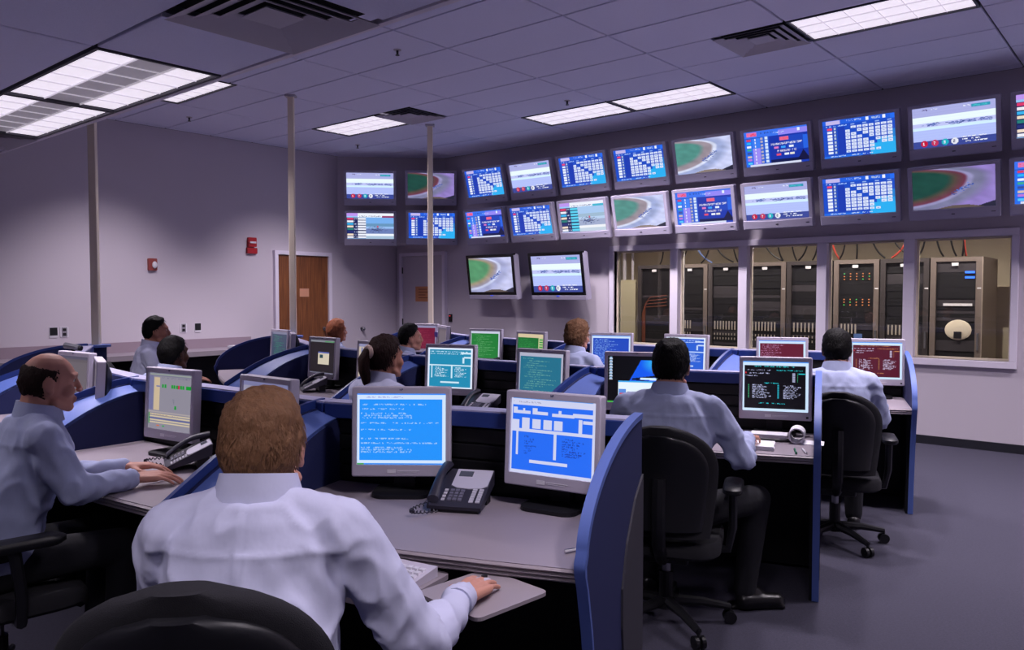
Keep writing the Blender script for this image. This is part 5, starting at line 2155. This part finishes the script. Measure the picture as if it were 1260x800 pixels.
    if hair_kind == 'pony':
        tie = MB()
        for k in range(12):
            a = 2 * PI * k / 12
            a2 = 2 * PI * (k + 1) / 12
            tie.capsule(hp(0.029 * math.cos(a), -0.118, 0.03 + 0.029 * math.sin(a)), hp(0.029 * math.cos(a2), -0.118, 0.03 + 0.029 * math.sin(a2)), 0.011, 0.011, 8)
        tie.build('hair_tie', mat('scrunchie', (206, 178, 168), 0.8), ho, smooth=True)
    return t


R_ = math.radians


def at_seat(xy, face, dist=0.12):
    return xy[0] - math.cos(face) * dist, xy[1] - math.sin(face) * dist


PEOPLE = []


def worker(label, clabel, xy, face, top, *a, cface=None, coff=(0, 0), czs=1.0, **k):
    person(label, xy, R_(face), top, *a, **k)
    cf = R_(face if cface is None else cface)
    lean = k.get('lean', 0.06)
    s = at_seat(xy, R_(face), 0.075 + lean * 1.1 - 0.02)
    chair(clabel, s[0] + coff[0], s[1] + coff[1], cf - PI / 2, (k.get('seat', 0.5) - 0.07) / 0.43 * czs)


worker('man with short brown hair in a pale shirt, seen from behind nearest the viewer', 'black office chair of the near man, cut by the bottom edge',
       (-1.478, 0.928), 131, 1.29, M_SKIN, 'brown', (114, 82, 60), shirt=M_SHIRTW, lean=0.10, wide=1.0, voxel=0.0048, clothes_voxel=0.0072, strands=3200,
       hands=[None, (-1.385, 1.445, 0.728)], elbows=[None, (-1.235, 1.15, 0.74)], curl=0.26, hand_dir=[None, (-0.32, 0.95, -0.05)], head_yaw=R_(-2), head_pitch=R_(6), nk=0.03, coff=(-0.02, -0.03), czs=1.10, cface=138)
worker('balding man in a pale blue shirt, profile at the left picture edge', 'black office chair under the balding man at the left edge',
       (-3.283, 1.144), 84, 1.28, M_SKIN, 'dark', (48, 34, 30), lean=0.12, wide=1.06, voxel=0.0048, clothes_voxel=0.008, strands=900, hair_kind='bald',
       hands=[(-3.36, 1.46, 0.775), (-3.13, 1.39, 0.775)], elbows=[None, (-3.06, 1.13, 0.79)], hand_dir=[(0.5, 0.8, 0), (0.35, 0.9, 0.0)], head_yaw=R_(-6), head_pitch=R_(-6))
worker('man with black hair and pale shirt facing right by the wall counter', 'black office chair under the black haired man by the wall',
       (-6.6, 3.133), 66, 1.3, M_SKIN2, 'black', (9, 7, 8), shirt=M_SHIRTW, strands=500)
worker('dark skinned person whose head shows above the nearest row of desks', 'black office chair under the dark skinned person',
       (-5.332, 2.654), 104, 1.2, M_SKIN3, 'black', (9, 7, 8), hair_kind='afro', strands=300, seat=0.44)
worker('woman with reddish brown hair in front of the grey corner wall', 'black office chair under the woman with reddish hair',
       (-6.85, 5.20), 80, 1.222, M_SKIN, 'red', (150, 88, 60), hair_kind='long', strands=500, wide=0.9, seat=0.46)
worker('woman with a dark ponytail and pale shirt, seen from behind', 'black office chair under the woman with a ponytail',
       (-3.339, 2.862), 92, 1.262, M_SKIN2, 'darkbrown', (46, 28, 26), hair_kind='pony', strands=900, wide=0.9, head_yaw=R_(-6), shirt=M_SHIRTW)
worker('man with dark curly hair in profile, farthest row', 'black office chair under the man with dark curly hair',
       (-5.155, 4.698), 68, 1.228, M_SKIN, 'black', (9, 7, 8), strands=500, seat=0.46, head_yaw=R_(-10))
worker('man with spiky brown hair beside the blue code monitor', 'black office chair under the man with spiky hair',
       (-3.563, 4.989), 92, 1.285, M_SKIN, 'brown', (120, 80, 56), hair_kind='spiky', strands=900, hair_noise=0.012)
worker('man with short black hair and blue shirt seen from behind, middle row', 'black office chair under the black haired man, middle row right',
       (-1.807, 3.277), 112, 1.28, M_SKIN, 'black', (9, 7, 8), strands=1200, wide=1.12, voxel=0.006, clothes_voxel=0.008,
       hands=[None, (-1.60, 3.66, 0.80)], elbows=[None, (-1.50, 3.38, 0.76)], hand_dir=[None, (-0.2, 1.0, -0.1)], head_pitch=R_(-4),
       right_leg=[(-1.53, 3.62, 0.52), (-1.56, 3.56, 0.10), (-1.44, 3.66, 0.035)])
worker('man with short black hair seen from behind, farthest row on the right', 'black office chair under the far right man',
       (-1.606, 4.976), 110, 1.275, M_SKIN2, 'black', (9, 7, 8), strands=700, wide=1.04)
